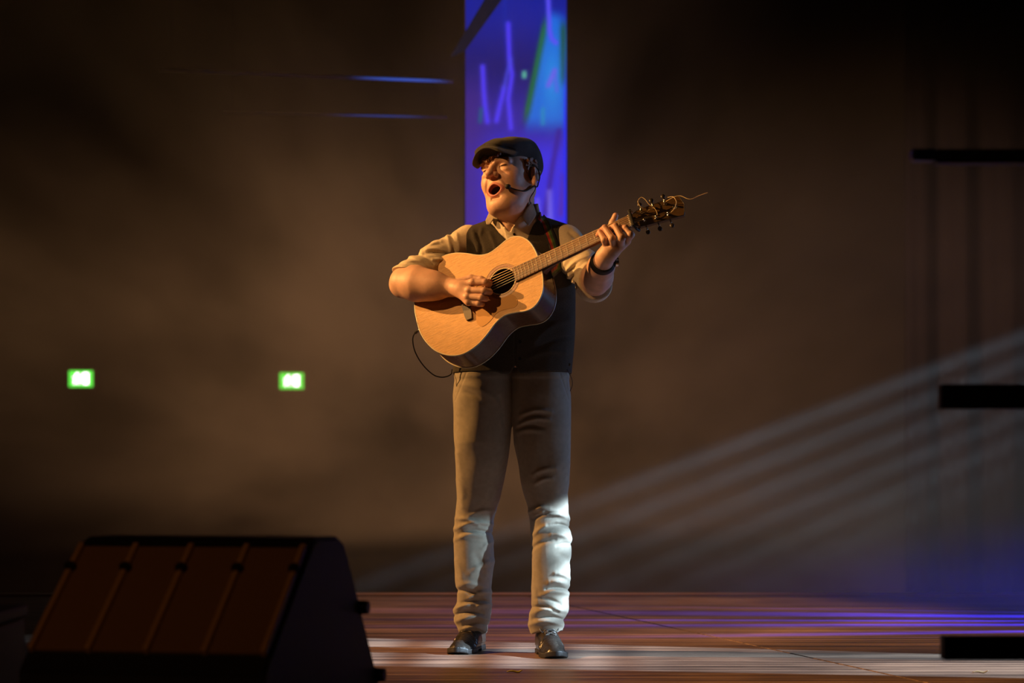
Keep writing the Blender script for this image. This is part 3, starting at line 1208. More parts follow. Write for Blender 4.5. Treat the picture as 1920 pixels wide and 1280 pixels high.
# hair ---------------------------------------------------------------------
def hair_sdf(P):
    q = to_head(P)
    d = ell(q, (0, 0.020, 0.050), (0.083, 0.104, 0.090))
    # back and sides only below the cap, fringe at the forehead
    side = np.maximum(-(q[:, 2] + 0.012 + 0.5 * np.clip(-q[:, 1] - 0.0, 0, 1) * 0 - 0.4 * np.clip(q[:, 1], -1, 0.08) * -0.6), -(q[:, 1] - 0.004))
    d1 = smax(d, side, 0.006)
    burn = rcone(mirror(q), (0.0745, -0.012, 0.04), (0.0735, -0.010, 0.006), 0.010, 0.005)
    m = np.minimum(d1, burn)
    st = 0.0022 * np.sin(q[:, 0] * 900 + 3 * np.sin(q[:, 2] * 160)) + 0.003 * wav(q, 220, 5)
    # fringe locks
    for i, (x, z, r) in enumerate(((-0.046, 0.052, .0085), (-0.034, 0.048, .009), (-0.020, 0.054, .009), (-0.006, 0.049, .0095), (0.010, 0.055, .009), (0.026, 0.060, .008))):
        yy = -0.092 + 5.5 * x * x
        z = z - 0.004
        f = chain(q, [(x + .006, yy + .012, z + .030), (x + .002, yy - .006, z + .012), (x - .006, yy - .009, z + .002), (x - .011, yy - .002, z + .003)], [r, r * .95, r * .75, r * .4], 0.004)
        m = smin(m, f, 0.003)
    return (m + st) * HEAD_S


sdf_obj('hair', hair_sdf, HEAD_C - 0.16, HEAD_C + np.array((.15, .15, .16)), 0.0023, M_HAIR, person, MAN0)


# flat cap -------------------------------------------------------------------
def cap_sdf(P):
    q = to_head(P) - np.array((0, 0.006, 0.011), np.float32)
    Rt = rot_np((9, 'X'))
    d = ell(q, (0, 0.012, 0.073), (0.088, 0.110, 0.045), Rt)
    d = smin(d, ell(q, (0, -0.022, 0.092), (0.090, 0.116, 0.034), Rt), 0.03)
    d = smin(d, ell(q, (0, 0.050, 0.050), (0.085, 0.075, 0.060), rot_np((-20, 'X'))), 0.03)
    # hollow for the head
    d = smax(d, -(ell(q, (0, 0.014, 0.015), (0.079, 0.100, 0.086))), 0.004)
    zb = 0.088 - 9.0 * q[:, 0] ** 2 + 0.36 * (q[:, 1] + 0.09)
    rr = np.sqrt((q[:, 0] / 0.077) ** 2 + ((q[:, 1] + 0.083) / 0.066) ** 2)
    brim = smax((rr - 1) * 0.06, np.abs(q[:, 2] - zb) - 0.0038, 0.004)
    brim = np.maximum(brim, q[:, 1] + 0.055)
    d = smin(d, brim, 0.005)
    d += 0.0022 * np.exp(-((q[:, 2] - zb - 0.010) / 0.0022) ** 2) * (q[:, 1] < -0.07)
    # seams from the crown and small creases
    d += 0.0012 * np.exp(-(q[:, 0] / 0.0018) ** 2) * (q[:, 2] > 0.08)
    d += 0.0016 * wav(q, 85, 11)
    return d * HEAD_S


cap = sdf_obj('flat_cap', cap_sdf, HEAD_C - np.array((.2, .2, .06)), HEAD_C + np.array((.17, .19, .17)), 0.0024, M_CAP, person, MAN0)
bm = bmesh.new()
bmesh.ops.create_uvsphere(bm, u_segments=12, v_segments=8, radius=0.010, matrix=Matrix.Translation(from_head((0, 0.006, 0.1385)) - MAN0) @ Matrix.Diagonal((1, 1, .5, 1)))
link('cap_button', bm_mesh('cap_button', bm, True), M_CAP, cap)

# ------------------------------------------------------------------ clothes
def proj(P):
    return 960 + P[:, 0] / P[:, 1] * F_PX, HORIZON - (P[:, 2] - CAM_H) / P[:, 1] * F_PX


MPP = MAN_Y / F_PX


def poly2(x, y, pts):
    """signed distance (metres) to a pixel polygon, negative inside"""
    d = np.full(len(x), 1e9)
    ins = np.zeros(len(x), bool)
    n = len(pts)
    for i in range(n):
        ax, ay = pts[i]
        bx, by = pts[(i + 1) % n]
        ex, ey = bx - ax, by - ay
        h = np.clip(((x - ax) * ex + (y - ay) * ey) / (ex * ex + ey * ey), 0, 1)
        d = np.minimum(d, (x - ax - h * ex) ** 2 + (y - ay - h * ey) ** 2)
        c = (ay > y) != (by > y)
        ins ^= c & (x < ex * (y - ay) / (ey if ey else 1e-9) + ax)
    d = np.sqrt(d) * MPP
    return np.where(ins, -d, d)


def fold(a, b, x, y, width, amp):
    """ridge (amp > 0) of cloth along a segment, with a furrow on its lower side"""
    ex, ey = b[0] - a[0], b[1] - a[1]
    h = np.clip(((x - a[0]) * ex + (y - a[1]) * ey) / (ex * ex + ey * ey), 0, 1)
    bend = 0.10 * np.sin(h * PI) * math.hypot(ex, ey)
    r = np.hypot(x - a[0] - h * ex, y - a[1] - h * ey + bend) * MPP / width
    return -amp * np.exp(-r * r) * (0.30 + 0.70 * np.sin(np.clip(h, 0.06, 0.94) * PI))


def sleeve_r(P):
    c0 = SH_R + np.array((0.004, 0.004, 0.004))
    mid = lerp(SH_R, EL_R, .52)
    ax = (EL_R - SH_R) / np.linalg.norm(EL_R - SH_R)
    d = chain(P, [c0, mid, EL_R], [0.0605, 0.0605, 0.0600], 0.02)
    s = (P - SH_R) @ ax
    tw = wav(P, 26, 21)
    d += 0.0022 * np.sin(s * 120 + 4.5 * tw) * ramp01(0.05, 0.16, s) + 0.0036 * wav(P, 42, 22)
    x, y = proj(P)
    for a, b, w, am in (((790, 468), (842, 473), .007, .007), ((796, 476), (836, 480), .006, -.007), ((836, 436), (846, 472), .006, .006), ((846, 440), (852, 476), .006, -.006), ((768, 481), (803, 503), .006, .007),
                        ((778, 477), (812, 494), .005, -.006), ((744, 497), (788, 490), .006, .006), ((800, 462), (826, 452), .008, .006), ((856, 438), (862, 470), .006, .005), ((812, 486), (842, 492), .006, .006)):
        d += fold(a, b, x, y, w, am * 1.35)
    nrm = np.array((-0.32, -0.36, -0.87))
    e = (P - W(768, 516, -0.17)) @ nrm.astype(np.float32)
    # two turns of the rolled cuff
    roll = chain(P, [lerp(SH_R, EL_R, .80), EL_R], [0.0635, 0.0645], 0.02) + 0.0016 * wav(P, 90, 23)
    roll = smax(roll, np.abs(e + 0.022) - 0.022, 0.004)
    roll += 0.0022 * np.exp(-((e + 0.020) / 0.003) ** 2)
    d = smax(d, e + 0.006, 0.004)
    return smin(d, roll, 0.003)


def sleeve_l(P):
    ax = (EL_L - SH_L) / np.linalg.norm(EL_L - SH_L)
    mid = lerp(SH_L, EL_L, .55)
    d = chain(P, [SH_L, mid, EL_L, lerp(EL_L, WR_L, .2)], [0.064, 0.0600, 0.0570, 0.056], 0.02)
    s = (P - SH_L) @ ax
    tw = wav(P, 26, 31)
    d += 0.0022 * np.sin(s * 115 + 4.5 * tw) * ramp01(0.05, 0.14, s) + 0.0036 * wav(P, 42, 32)
    x, y = proj(P)
    for a, b, w, am in (((1062, 506), (1106, 480), .006, .008), ((1063, 513), (1106, 489), .005, -.008), ((1064, 520), (1108, 496), .006, .008), ((1066, 527), (1104, 503), .005, -.008), ((1068, 534), (1100, 508), .006, .008),
                        ((1072, 541), (1098, 518), .005, -.007), ((1076, 549), (1100, 528), .006, .007), ((1074, 432), (1096, 452), .007, .006), ((1068, 438), (1088, 462), .006, -.006), ((1085, 556), (1112, 548), .006, -.006)):
        d += fold(a, b, x, y, w, am * 1.35)
    fw = (WR_L - EL_L) / np.linalg.norm(WR_L - EL_L)
    nrm = fw * 0.75 + ax * 0.25
    nrm = (nrm / np.linalg.norm(nrm)).astype(np.float32)
    e = (P - lerp(EL_L, WR_L, .10)) @ nrm
    roll = chain(P, [mid, EL_L, lerp(EL_L, WR_L, .3)], [0.0600, 0.0600, 0.0600], 0.02) + 0.0014 * wav(P, 90, 33)
    roll = smax(roll, np.abs(e + 0.020) - 0.020, 0.004)
    roll += 0.0022 * np.exp(-((e + 0.020) / 0.003) ** 2)
    d = smax(d, e + 0.006, 0.004)
    return smin(d, roll, 0.003)


SHIRT_V = [(918, 380), (924, 400), (952, 434), (957, 436), (966, 416), (992, 385), (992, 340), (918, 340)]


def shirt_sdf(P):
    x, y = proj(P)
    t = torso_sdf(P, -0.006, 700)
    t = smin(t, neck_sdf(P) - 0.010, 0.02)
    # stand of the collar ends around the neck
    t = smax(t, (P[:, 2] - W(0, 398)[2]) - 0.25 * (P[:, 1] - MAN_Y), 0.004)
    front = np.maximum(poly2(x, y, SHIRT_V), P[:, 1] - (MAN_Y + 0.02))
    t = smax(t, -front, 0.003)
    t = smax(t, -(neck_sdf(P) - 0.004), 0.002)
    # button band
    ln = np.abs((x - 955) - (y - 432) * 0.22) * MPP
    t -= 0.0022 * ramp01(0.020, 0.017, ln) * (P[:, 1] < MAN_Y) * (y > 425)
    d = smin(t, far(P, *span(SH_R, EL_R, pad=.09), sleeve_r), 0.012)
    d = smin(d, far(P, *span(SH_L, EL_L, WR_L, pad=.09), sleeve_l), 0.012)
    return clear_guitar(d, P, True)


shirt = sdf_obj('shirt', shirt_sdf, W(722, 600, -.33), W(1165, 385, .22), 0.0034, M_SHIRT, person, MAN0)

COLLAR_L = [(921, 388), (916, 400), (910, 413), (912, 421), (919, 421), (926, 410), (934, 412), (928, 396)]
COLLAR_R = [(996, 378), (1002, 388), (1006, 402), (1000, 412), (991, 424), (984, 416), (978, 406), (986, 392)]


def collar_sdf(P):
    x, y = proj(P)
    base = smin(neck_sdf(P), torso_sdf(P, 0.004), 0.03)
    shell = np.abs(base - 0.015) - 0.0030
    fr = P[:, 1] - (MAN_Y + 0.03)
    a = smax(smax(shell, poly2(x, y, COLLAR_L), 0.003), fr, 0.003)
    b = smax(smax(shell + 0.0, poly2(x, y, COLLAR_R), 0.003), fr, 0.003)
    zt = W(0, 384)[2]
    ring = np.maximum(np.abs(neck_sdf(P) - 0.011) - 0.0035, np.abs(P[:, 2] - (zt - 0.018) - 0.10 * (P[:, 1] - MAN_Y)) - 0.022)
    ring = np.maximum(ring, -(P[:, 1] - (MAN_Y - 0.035 + 1.3 * np.abs(P[:, 0] - 0.012) * 0)))
    return np.minimum(np.minimum(a, b), ring)


sdf_obj('collar', collar_sdf, W(890, 440, -.22), W(1025, 365, .18), 0.0022, M_SHIRT, shirt, MAN0)

VEST_V = [(908, 380), (913, 413), (930, 428), (949, 450), (966, 492), (972, 492), (988, 450), (1000, 418), (1004, 396), (1004, 340), (908, 340)]


def vest_sdf(P):
    x, y = proj(P)
    d = torso_sdf(P, 0.006, 702)
    # drape folds below the shoulder and across the belly
    for a, b, w, am in (((886, 432), (896, 480), .008, .006), ((903, 428), (893, 490), .007, .006), ((918, 436), (932, 476), .007, .005), ((895, 440), (905, 470), .006, -.004),
                        ((1030, 520), (1072, 470), .010, .004), ((1000, 640), (1068, 600), .014, .005), ((990, 670), (1060, 660), .012, .005), ((1000, 600), (1070, 560), .014, .004),
                        ((1010, 655), (1068, 632), .010, -.004), ((1040, 430), (1056, 480), .008, .004)):
        d += fold(a, b, x, y, w, am * 1.5) * (P[:, 1] < MAN_Y)
    d += 0.0022 * wav(P, 34, 41)
    # front closure with the points at the hem
    cx = (x - 966) * MPP
    hem = (W(0, 699)[2] - P[:, 2]) - 0.012 * np.exp(-((np.abs(cx) - 0.035) / 0.02) ** 2) + 0.02 * np.exp(-(cx / 0.012) ** 2)
    d = smax(d, np.where(P[:, 1] < MAN_Y, hem, -1), 0.003)
    d += 0.003 * np.exp(-(cx / 0.0022) ** 2) * (P[:, 1] < MAN_Y) * (y > 480)
    v = np.maximum(poly2(x, y, VEST_V), P[:, 1] - (MAN_Y + 0.03))
    d = smax(d, -v, 0.003)
    d = smax(d, -(neck_sdf(P) - 0.012), 0.004)
    # arm holes
    d = smax(d, -(P[:, 0] - W(864, 430)[0] - 0.25 * np.clip(W(0, 520)[2] - P[:, 2], 0, 1) * -1), 0.004)
    d = smax(d, P[:, 0] - W(1079, 430)[0], 0.004)
    d = clear_guitar(d, P)
    return d


vest = sdf_obj('vest', vest_sdf, W(840, 720, -.22), W(1100, 385, .22), 0.0034, M_VEST, person, MAN0)


def front_y(f, x, y, lo=-0.35):
    """depth of the first surface of f on the sight line of a pixel"""
    ys = np.linspace(MAN_Y + lo, MAN_Y + 0.1, 400)
    P = np.array([px(x, y, Y) for Y in ys], np.float32)
    d = f(P)
    i = np.argmax(d < 0)
    return ys[i] if d[i] < 0 else None


def button(x, y, f, r, mat, parent, name='button'):
    Y = front_y(f, x, y) or MAN_Y - .12
    bm = bmesh.new()
    bmesh.ops.create_cone(bm, cap_ends=True, segments=14, radius1=r, radius2=r * .85, depth=0.003,
                          matrix=Matrix.Translation(px(x, y, Y - .001) - Vector(MAN0)) @ Matrix.Rotation(PI / 2, 4, 'X'))
    link(name, bm_mesh(name, bm), mat, parent)


for yy in (640, 672):
    button(975, yy, vest_sdf, 0.006, M_BLACK, vest)
button(964, 439, shirt_sdf, 0.0050, M_BUTTON, shirt)
button(1067, 683, vest_sdf, 0.0055, M_STEEL, vest, 'snap_button')

# trousers -------------------------------------------------------------------
LEG_L = [  # row, left, right edge, depth offset, depth half (his right leg, left in the picture)
    (690, 855, 962, .00, .112), (740, 850, 964, .00, .112), (790, 851, 961, .005, .106), (830, 852, 956, .01, .100), (870, 855, 951, 0.03, .094), (905, 857, 944, 0.05, .086), (935, 858, 938, 0.07, .080),
    (960, 855, 930, 0.085, .076), (985, 852, 925, 0.1, .074), (1010, 852, 926, 0.11, .076), (1060, 852, 926, 0.13, .078), (1090, 853, 923, 0.145, .072), (1108, 857, 921, 0.155, .068),
    (1128, 857, 923, 0.165, .068), (1148, 850, 921, 0.175, .070), (1165, 852, 917, 0.185, .066), (1182, 860, 912, 0.19, .058), (1200, 862, 908, 0.19, .054)]
LEG_R = [
    (690, 955, 1066, .00, .112), (740, 956, 1070, .00, .112), (790, 960, 1070, .0, .106), (830, 964, 1069, .0, .100), (870, 972, 1070, .0, .094), (905, 977, 1067, 0.02, .086), (925, 981, 1064, 0.03, .080),
    (950, 989, 1067, 0.045, .076), (980, 993, 1068, 0.055, .076), (1005, 995, 1072, 0.065, .078), (1035, 996, 1072, 0.075, .080), (1080, 997, 1068, 0.08, .074), (1110, 997, 1066, 0.085, .070),
    (1140, 996, 1067, 0.085, .070), (1158, 992, 1060, 0.085, .068), (1172, 991, 1057, 0.085, .064), (1190, 996, 1054, 0.085, .056), (1205, 998, 1052, 0.085, .054)]


def leg_table(rows):
    out = []
    for y, l, r, dy, dp in rows:
        a, b = W(l, y, dy), W(r, y, dy)
        out.append((a[2], (a[0] + b[0]) / 2, (b[0] - a[0]) / 2, MAN_Y + dy, dp))
    return np.array(out)[::-1]


LT_L, LT_R = leg_table(LEG_L), leg_table(LEG_R)


def leg_sdf(P, T):
    z = P[:, 2]
    cx, hw, cyy, dp = (np.interp(z, T[:, 0], T[:, i]) for i in (1, 2, 3, 4))
    a = np.abs((P[:, 0] - cx) / hw)
    b = np.abs((P[:, 1] - cyy) / dp)
    return ((a ** 2.2 + b ** 2.2) ** (1 / 2.2) - 1) * np.minimum(hw, dp)


R_L = [(921, 388), (916, 400), (910, 413), (912, 421), (919, 421), (926, 410), (934, 412), (928, 396)]
COLLAR_R = [(996, 378), (1002, 388), (1006, 402), (1000, 412), (991, 424), (984, 416), (978, 406), (986, 392)]


def collar_sdf(P):
    x, y = proj(P)
    base = smin(neck_sdf(P), torso_sdf(P, 0.004), 0.03)
    shell = np.abs(base - 0.015) - 0.0030
    fr = P[:, 1] - (MAN_Y + 0.03)
    a = smax(smax(shell, poly2(x, y, COLLAR_L), 0.003), fr, 0.003)
    b = smax(smax(shell + 0.0, poly2(x, y, COLLAR_R), 0.003), fr, 0.003)
    zt = W(0, 384)[2]
    ring = np.maximum(np.abs(neck_sdf(P) - 0.011) - 0.0035, np.abs(P[:, 2] - (zt - 0.018) - 0.10 * (P[:, 1] - MAN_Y)) - 0.022)
    ring = np.maximum(ring, -(P[:, 1] - (MAN_Y - 0.035 + 1.3 * np.abs(P[:, 0] - 0.012) * 0)))
    return np.minimum(np.minimum(a, b), ring)


sdf_obj('collar', collar_sdf, W(890, 440, -.22), W(1025, 365, .18), 0.0022, M_SHIRT, shirt, MAN0)

VEST_V = [(908, 380), (913, 413), (930, 428), (949, 450), (966, 492), (972, 492), (988, 450), (1000, 418), (1004, 396), (1004, 340), (908, 340)]


def vest_sdf(P):
    x, y = proj(P)
    d = torso_sdf(P, 0.006, 702)
    # drape folds below the shoulder and across the belly
    for a, b, w, am in (((886, 432), (896, 480), .008, .006), ((903, 428), (893, 490), .007, .006), ((918, 436), (932, 476), .007, .005), ((895, 440), (905, 470), .006, -.004),
                        ((1030, 520), (1072, 470), .010, .004), ((1000, 640), (1068, 600), .014, .005), ((990, 670), (1060, 660), .012, .005), ((1000, 600), (1070, 560), .014, .004),
                        ((1010, 655), (1068, 632), .010, -.004), ((1040, 430), (1056, 480), .008, .004)):
        d += fold(a, b, x, y, w, am * 1.5) * (P[:, 1] < MAN_Y)
    d += 0.0022 * wav(P, 34, 41)
    # front closure with the points at the hem
    cx = (x - 966) * MPP
    hem = (W(0, 699)[2] - P[:, 2]) - 0.012 * np.exp(-((np.abs(cx) - 0.035) / 0.02) ** 2) + 0.02 * np.exp(-(cx / 0.012) ** 2)
    d = smax(d, np.where(P[:, 1] < MAN_Y, hem, -1), 0.003)
    d += 0.003 * np.exp(-(cx / 0.0022) ** 2) * (P[:, 1] < MAN_Y) * (y > 480)
    v = np.maximum(poly2(x, y, VEST_V), P[:, 1] - (MAN_Y + 0.03))
    d = smax(d, -v, 0.003)
    d = smax(d, -(neck_sdf(P) - 0.012), 0.004)
    # arm holes
    d = smax(d, -(P[:, 0] - W(864, 430)[0] - 0.25 * np.clip(W(0, 520)[2] - P[:, 2], 0, 1) * -1), 0.004)
    d = smax(d, P[:, 0] - W(1079, 430)[0], 0.004)
    d = clear_guitar(d, P)
    return d


vest = sdf_obj('vest', vest_sdf, W(840, 720, -.22), W(1100, 385, .22), 0.0034, M_VEST, person, MAN0)


def front_y(f, x, y, lo=-0.35):
    """depth of the first surface of f on the sight line of a pixel"""
    ys = np.linspace(MAN_Y + lo, MAN_Y + 0.1, 400)
    P = np.array([px(x, y, Y) for Y in ys], np.float32)
    d = f(P)
    i = np.argmax(d < 0)
    return ys[i] if d[i] < 0 else None


def button(x, y, f, r, mat, parent, name='button'):
    Y = front_y(f, x, y) or MAN_Y - .12
    bm = bmesh.new()
    bmesh.ops.create_cone(bm, cap_ends=True, segments=14, radius1=r, radius2=r * .85, depth=0.003,
                          matrix=Matrix.Translation(px(x, y, Y - .001) - Vector(MAN0)) @ Matrix.Rotation(PI / 2, 4, 'X'))
    link(name, bm_mesh(name, bm), mat, parent)


for yy in (640, 672):
    button(975, yy, vest_sdf, 0.006, M_BLACK, vest)
button(964, 439, shirt_sdf, 0.0050, M_BUTTON, shirt)
button(1067, 683, vest_sdf, 0.0055, M_STEEL, vest, 'snap_button')

# trousers -------------------------------------------------------------------
LEG_L = [  # row, left, right edge, depth offset, depth half (his right leg, left in the picture)
    (690, 855, 962, .00, .112), (740, 850, 964, .00, .112), (790, 851, 961, .005, .106), (830, 852, 956, .01, .100), (870, 855, 951, .03, .094), (905, 857, 944, .05, .086), (935, 858, 938, .07, .080),
    (960, 855, 930, .09, .076), (985, 852, 925, .105, .074), (1010, 852, 926, .12, .076), (1060, 852, 926, .15, .078), (1090, 853, 923, .165, .072), (1108, 857, 921, .175, .068),
    (1128, 857, 923, .185, .068), (1148, 850, 921, .195, .070), (1165, 852, 917, .20, .066), (1182, 860, 912, .20, .058), (1200, 862, 908, .20, .054)]
LEG_R = [
    (690, 955, 1066, .00, .112), (740, 956, 1070, .00, .112), (790, 960, 1070, .0, .106), (830, 964, 1069, .0, .100), (870, 972, 1070, .0, .094), (905, 977, 1067, .005, .086), (925, 981, 1064, .01, .080),
    (950, 989, 1067, .015, .076), (980, 993, 1068, .02, .076), (1005, 995, 1072, .025, .078), (1035, 996, 1072, .03, .080), (1080, 997, 1068, .035, .074), (1110, 997, 1066, .04, .070),
    (1140, 996, 1067, .045, .070), (1158, 992, 1060, .05, .068), (1172, 991, 1057, .05, .064), (1190, 996, 1054, .05, .056), (1205, 998, 1052, .05, .054)]


def leg_table(rows):
    out = []
    for y, l, r, dy, dp in rows:
        a, b = W(l, y, dy), W(r, y, dy)
        out.append((a[2], (a[0] + b[0]) / 2, (b[0] - a[0]) / 2, MAN_Y + dy, dp))
    return np.array(out)[::-1]


LT_L, LT_R = leg_table(LEG_L), leg_table(LEG_R)


def leg_sdf(P, T):
    z = P[:, 2]
    cx, hw, cyy, dp = (np.interp(z, T[:, 0], T[:, i]) for i in (1, 2, 3, 4))
    a = np.abs((P[:, 0] - cx) / hw)
    b = np.abs((P[:, 1] - cyy) / dp)
    return ((a ** 2.2 + b ** 2.2) ** (1 / 2.2) - 1) * np.minimum(hw, dp)


def mk_folds(T, rows, seed):
    """fold segments on the front of a leg; rows of (pixel a, pixel b, width, amp)"""
    out = []
    for a, b, w, am in rows:
        A = []
        for (x, y) in (a, b):
            z = W(0, y, np.interp(W(0, y)[2], T[:, 0], T[:, 3]) - MAN_Y)[2]
            cx, hw, cyy, dp = (np.interp(z, T[:, 0], T[:, i]) for i in (1, 2, 3, 4))
            X = (x - 960) * (cyy - dp) / F_PX
            s = np.clip((X - cx) / hw, -0.98, 0.98)
            A.append((X, cyy - dp * (1 - abs(s) ** 2.2) ** (1 / 2.2), z))
        out.append((np.array(A[0]), np.array(A[1]), w, am))
    return out


R_L = [((856, 972), (896, 984), .008, .010), ((852, 992), (924, 983), .008, .012), ((862, 1000), (922, 1000), .006, -.009), ((880, 968), (928, 958), .008, .008),
       ((852, 1012), (905, 1005), .008, .008), ((905, 1028), (927, 1015), .008, .007), ((884, 1075), (926, 1052), .011, .009), ((860, 1098), (905, 1100), .009, .008),
       ((858, 1106), (900, 1118), .007, -.010), ((880, 1121), (922, 1110), .008, .012), ((868, 1130), (922, 1130), .006, -.011), ((850, 1142), (895, 1136), .008, .013),
       ((890, 1142), (922, 1132), .008, .010), ((852, 1153), (905, 1150), .006, -.012), ((856, 1164), (915, 1160), .008, .011), ((870, 1172), (914, 1172), .005, -.009), ((862, 1180), (912, 1182), .006, .007),
       ((858, 720), (918, 742), .010, .006), ((862, 735), (905, 752), .009, -.005), ((928, 745), (941, 800), .006, .007), ((937, 745), (945, 800), .006, -.005), ((856, 850), (868, 930), .012, .008), ((866, 950), (858, 900), .01, .006),
       ((893, 1040), (905, 1075), .012, -.007), ((856, 1050), (866, 1090), .010, .006)]
R_R = [((976, 778), (1034, 772), .008, .009), ((972, 797), (1030, 786), .007, .008), ((975, 788), (1020, 780), .005, -.006), ((970, 804), (1020, 802), .006, -.006), ((968, 812), (1012, 808), .008, .005),
       ((1000, 890), (1042, 878), .009, .007), ((1004, 906), (1035, 897), .008, .007), ((992, 960), (1030, 952), .008, .008), ((1000, 972), (1055, 962), .006, -.010), ((1018, 962), (1068, 972), .010, .013), ((1028, 984), (1070, 990), .006, -.010),
       ((1000, 1002), (1045, 980), .008, .009), ((1035, 1002), (1070, 1010), .010, .011), ((996, 1030), (1040, 1012), .007, -.008), ((1045, 1022), (1071, 1020), .006, -.008), ((1042, 1075), (1069, 1085), .009, .010),
       ((1030, 1092), (1066, 1096), .009, .012), ((1024, 1104), (1064, 1106), .006, -.011), ((1015, 1116), (1066, 1112), .009, .012), ((1005, 1122), (1050, 1132), .006, -.008), ((1000, 1138), (1045, 1146), .006, -.012), ((996, 1150), (1062, 1146), .009, .012),
       ((1000, 1160), (1058, 1162), .006, -.011), ((994, 1170), (1056, 1172), .008, .010), ((1000, 1102), (1008, 1130), .008, .006), ((1050, 1040), (1071, 1060), .012, -.006)]


def trouser_sdf(P):
    x, y = proj(P)
    a = leg_sdf(P, LT_L)
    b = leg_sdf(P, LT_R)
    k = 0.004 + 0.03 * ramp01(0.95, 1.10, P[:, 2])
    d = smin(a, b, k)
    d = smax(d, P[:, 2] - W(0, 692)[2], 0.006)
    hem = np.where(P[:, 0] < 0, 0.070, 0.084) + 0.006 * wav(P, 60, 53)
    d = smax(d, -(P[:, 2] - hem), 0.003)
    fr = P[:, 1] < MAN_Y + 0.26
    for fs, side in ((R_L, a < b), (R_R, b <= a)):
        for A, B, w, am in fs:
            pad = 3 * w / MPP
            m = side & (x > min(A[0], B[0]) - pad) & (x < max(A[0], B[0]) + pad) & (y > min(A[1], B[1]) - pad) & (y < max(A[1], B[1]) + pad)
            if m.any():
                d[m] += fold(A, B, x[m], y[m], w, am)
    d += 0.0016 * wav(P, 55, 51) + 0.0020 * wav(P, 24, 52)
    # fly, pocket and side seams
    front = P[:, 1] < MAN_Y - 0.02
    d += 0.0022 * np.exp(-(((x - 960) + (y - 700) * 0.02) * MPP / 0.0018) ** 2) * front * (y < 770)
    d += 0.0024 * np.exp(-(((x - 1050) - (y - 700) * 0.33) * MPP / 0.0018) ** 2) * front * (y < 752)
    d += 0.0024 * np.exp(-(((x - 872) + (y - 705) * 0.40) * MPP / 0.0018) ** 2) * front * (y < 752)
    d -= 0.0025 * np.exp(-((P[:, 2] - W(0, 704)[2]) / 0.012) ** 4)
    # open at the ankle
    return d


trousers = sdf_obj('trousers', trouser_sdf, W(838, 1215, -.17) - 0.01, W(1084, 685, .36), 0.0036, M_TROUSER, person, MAN0)


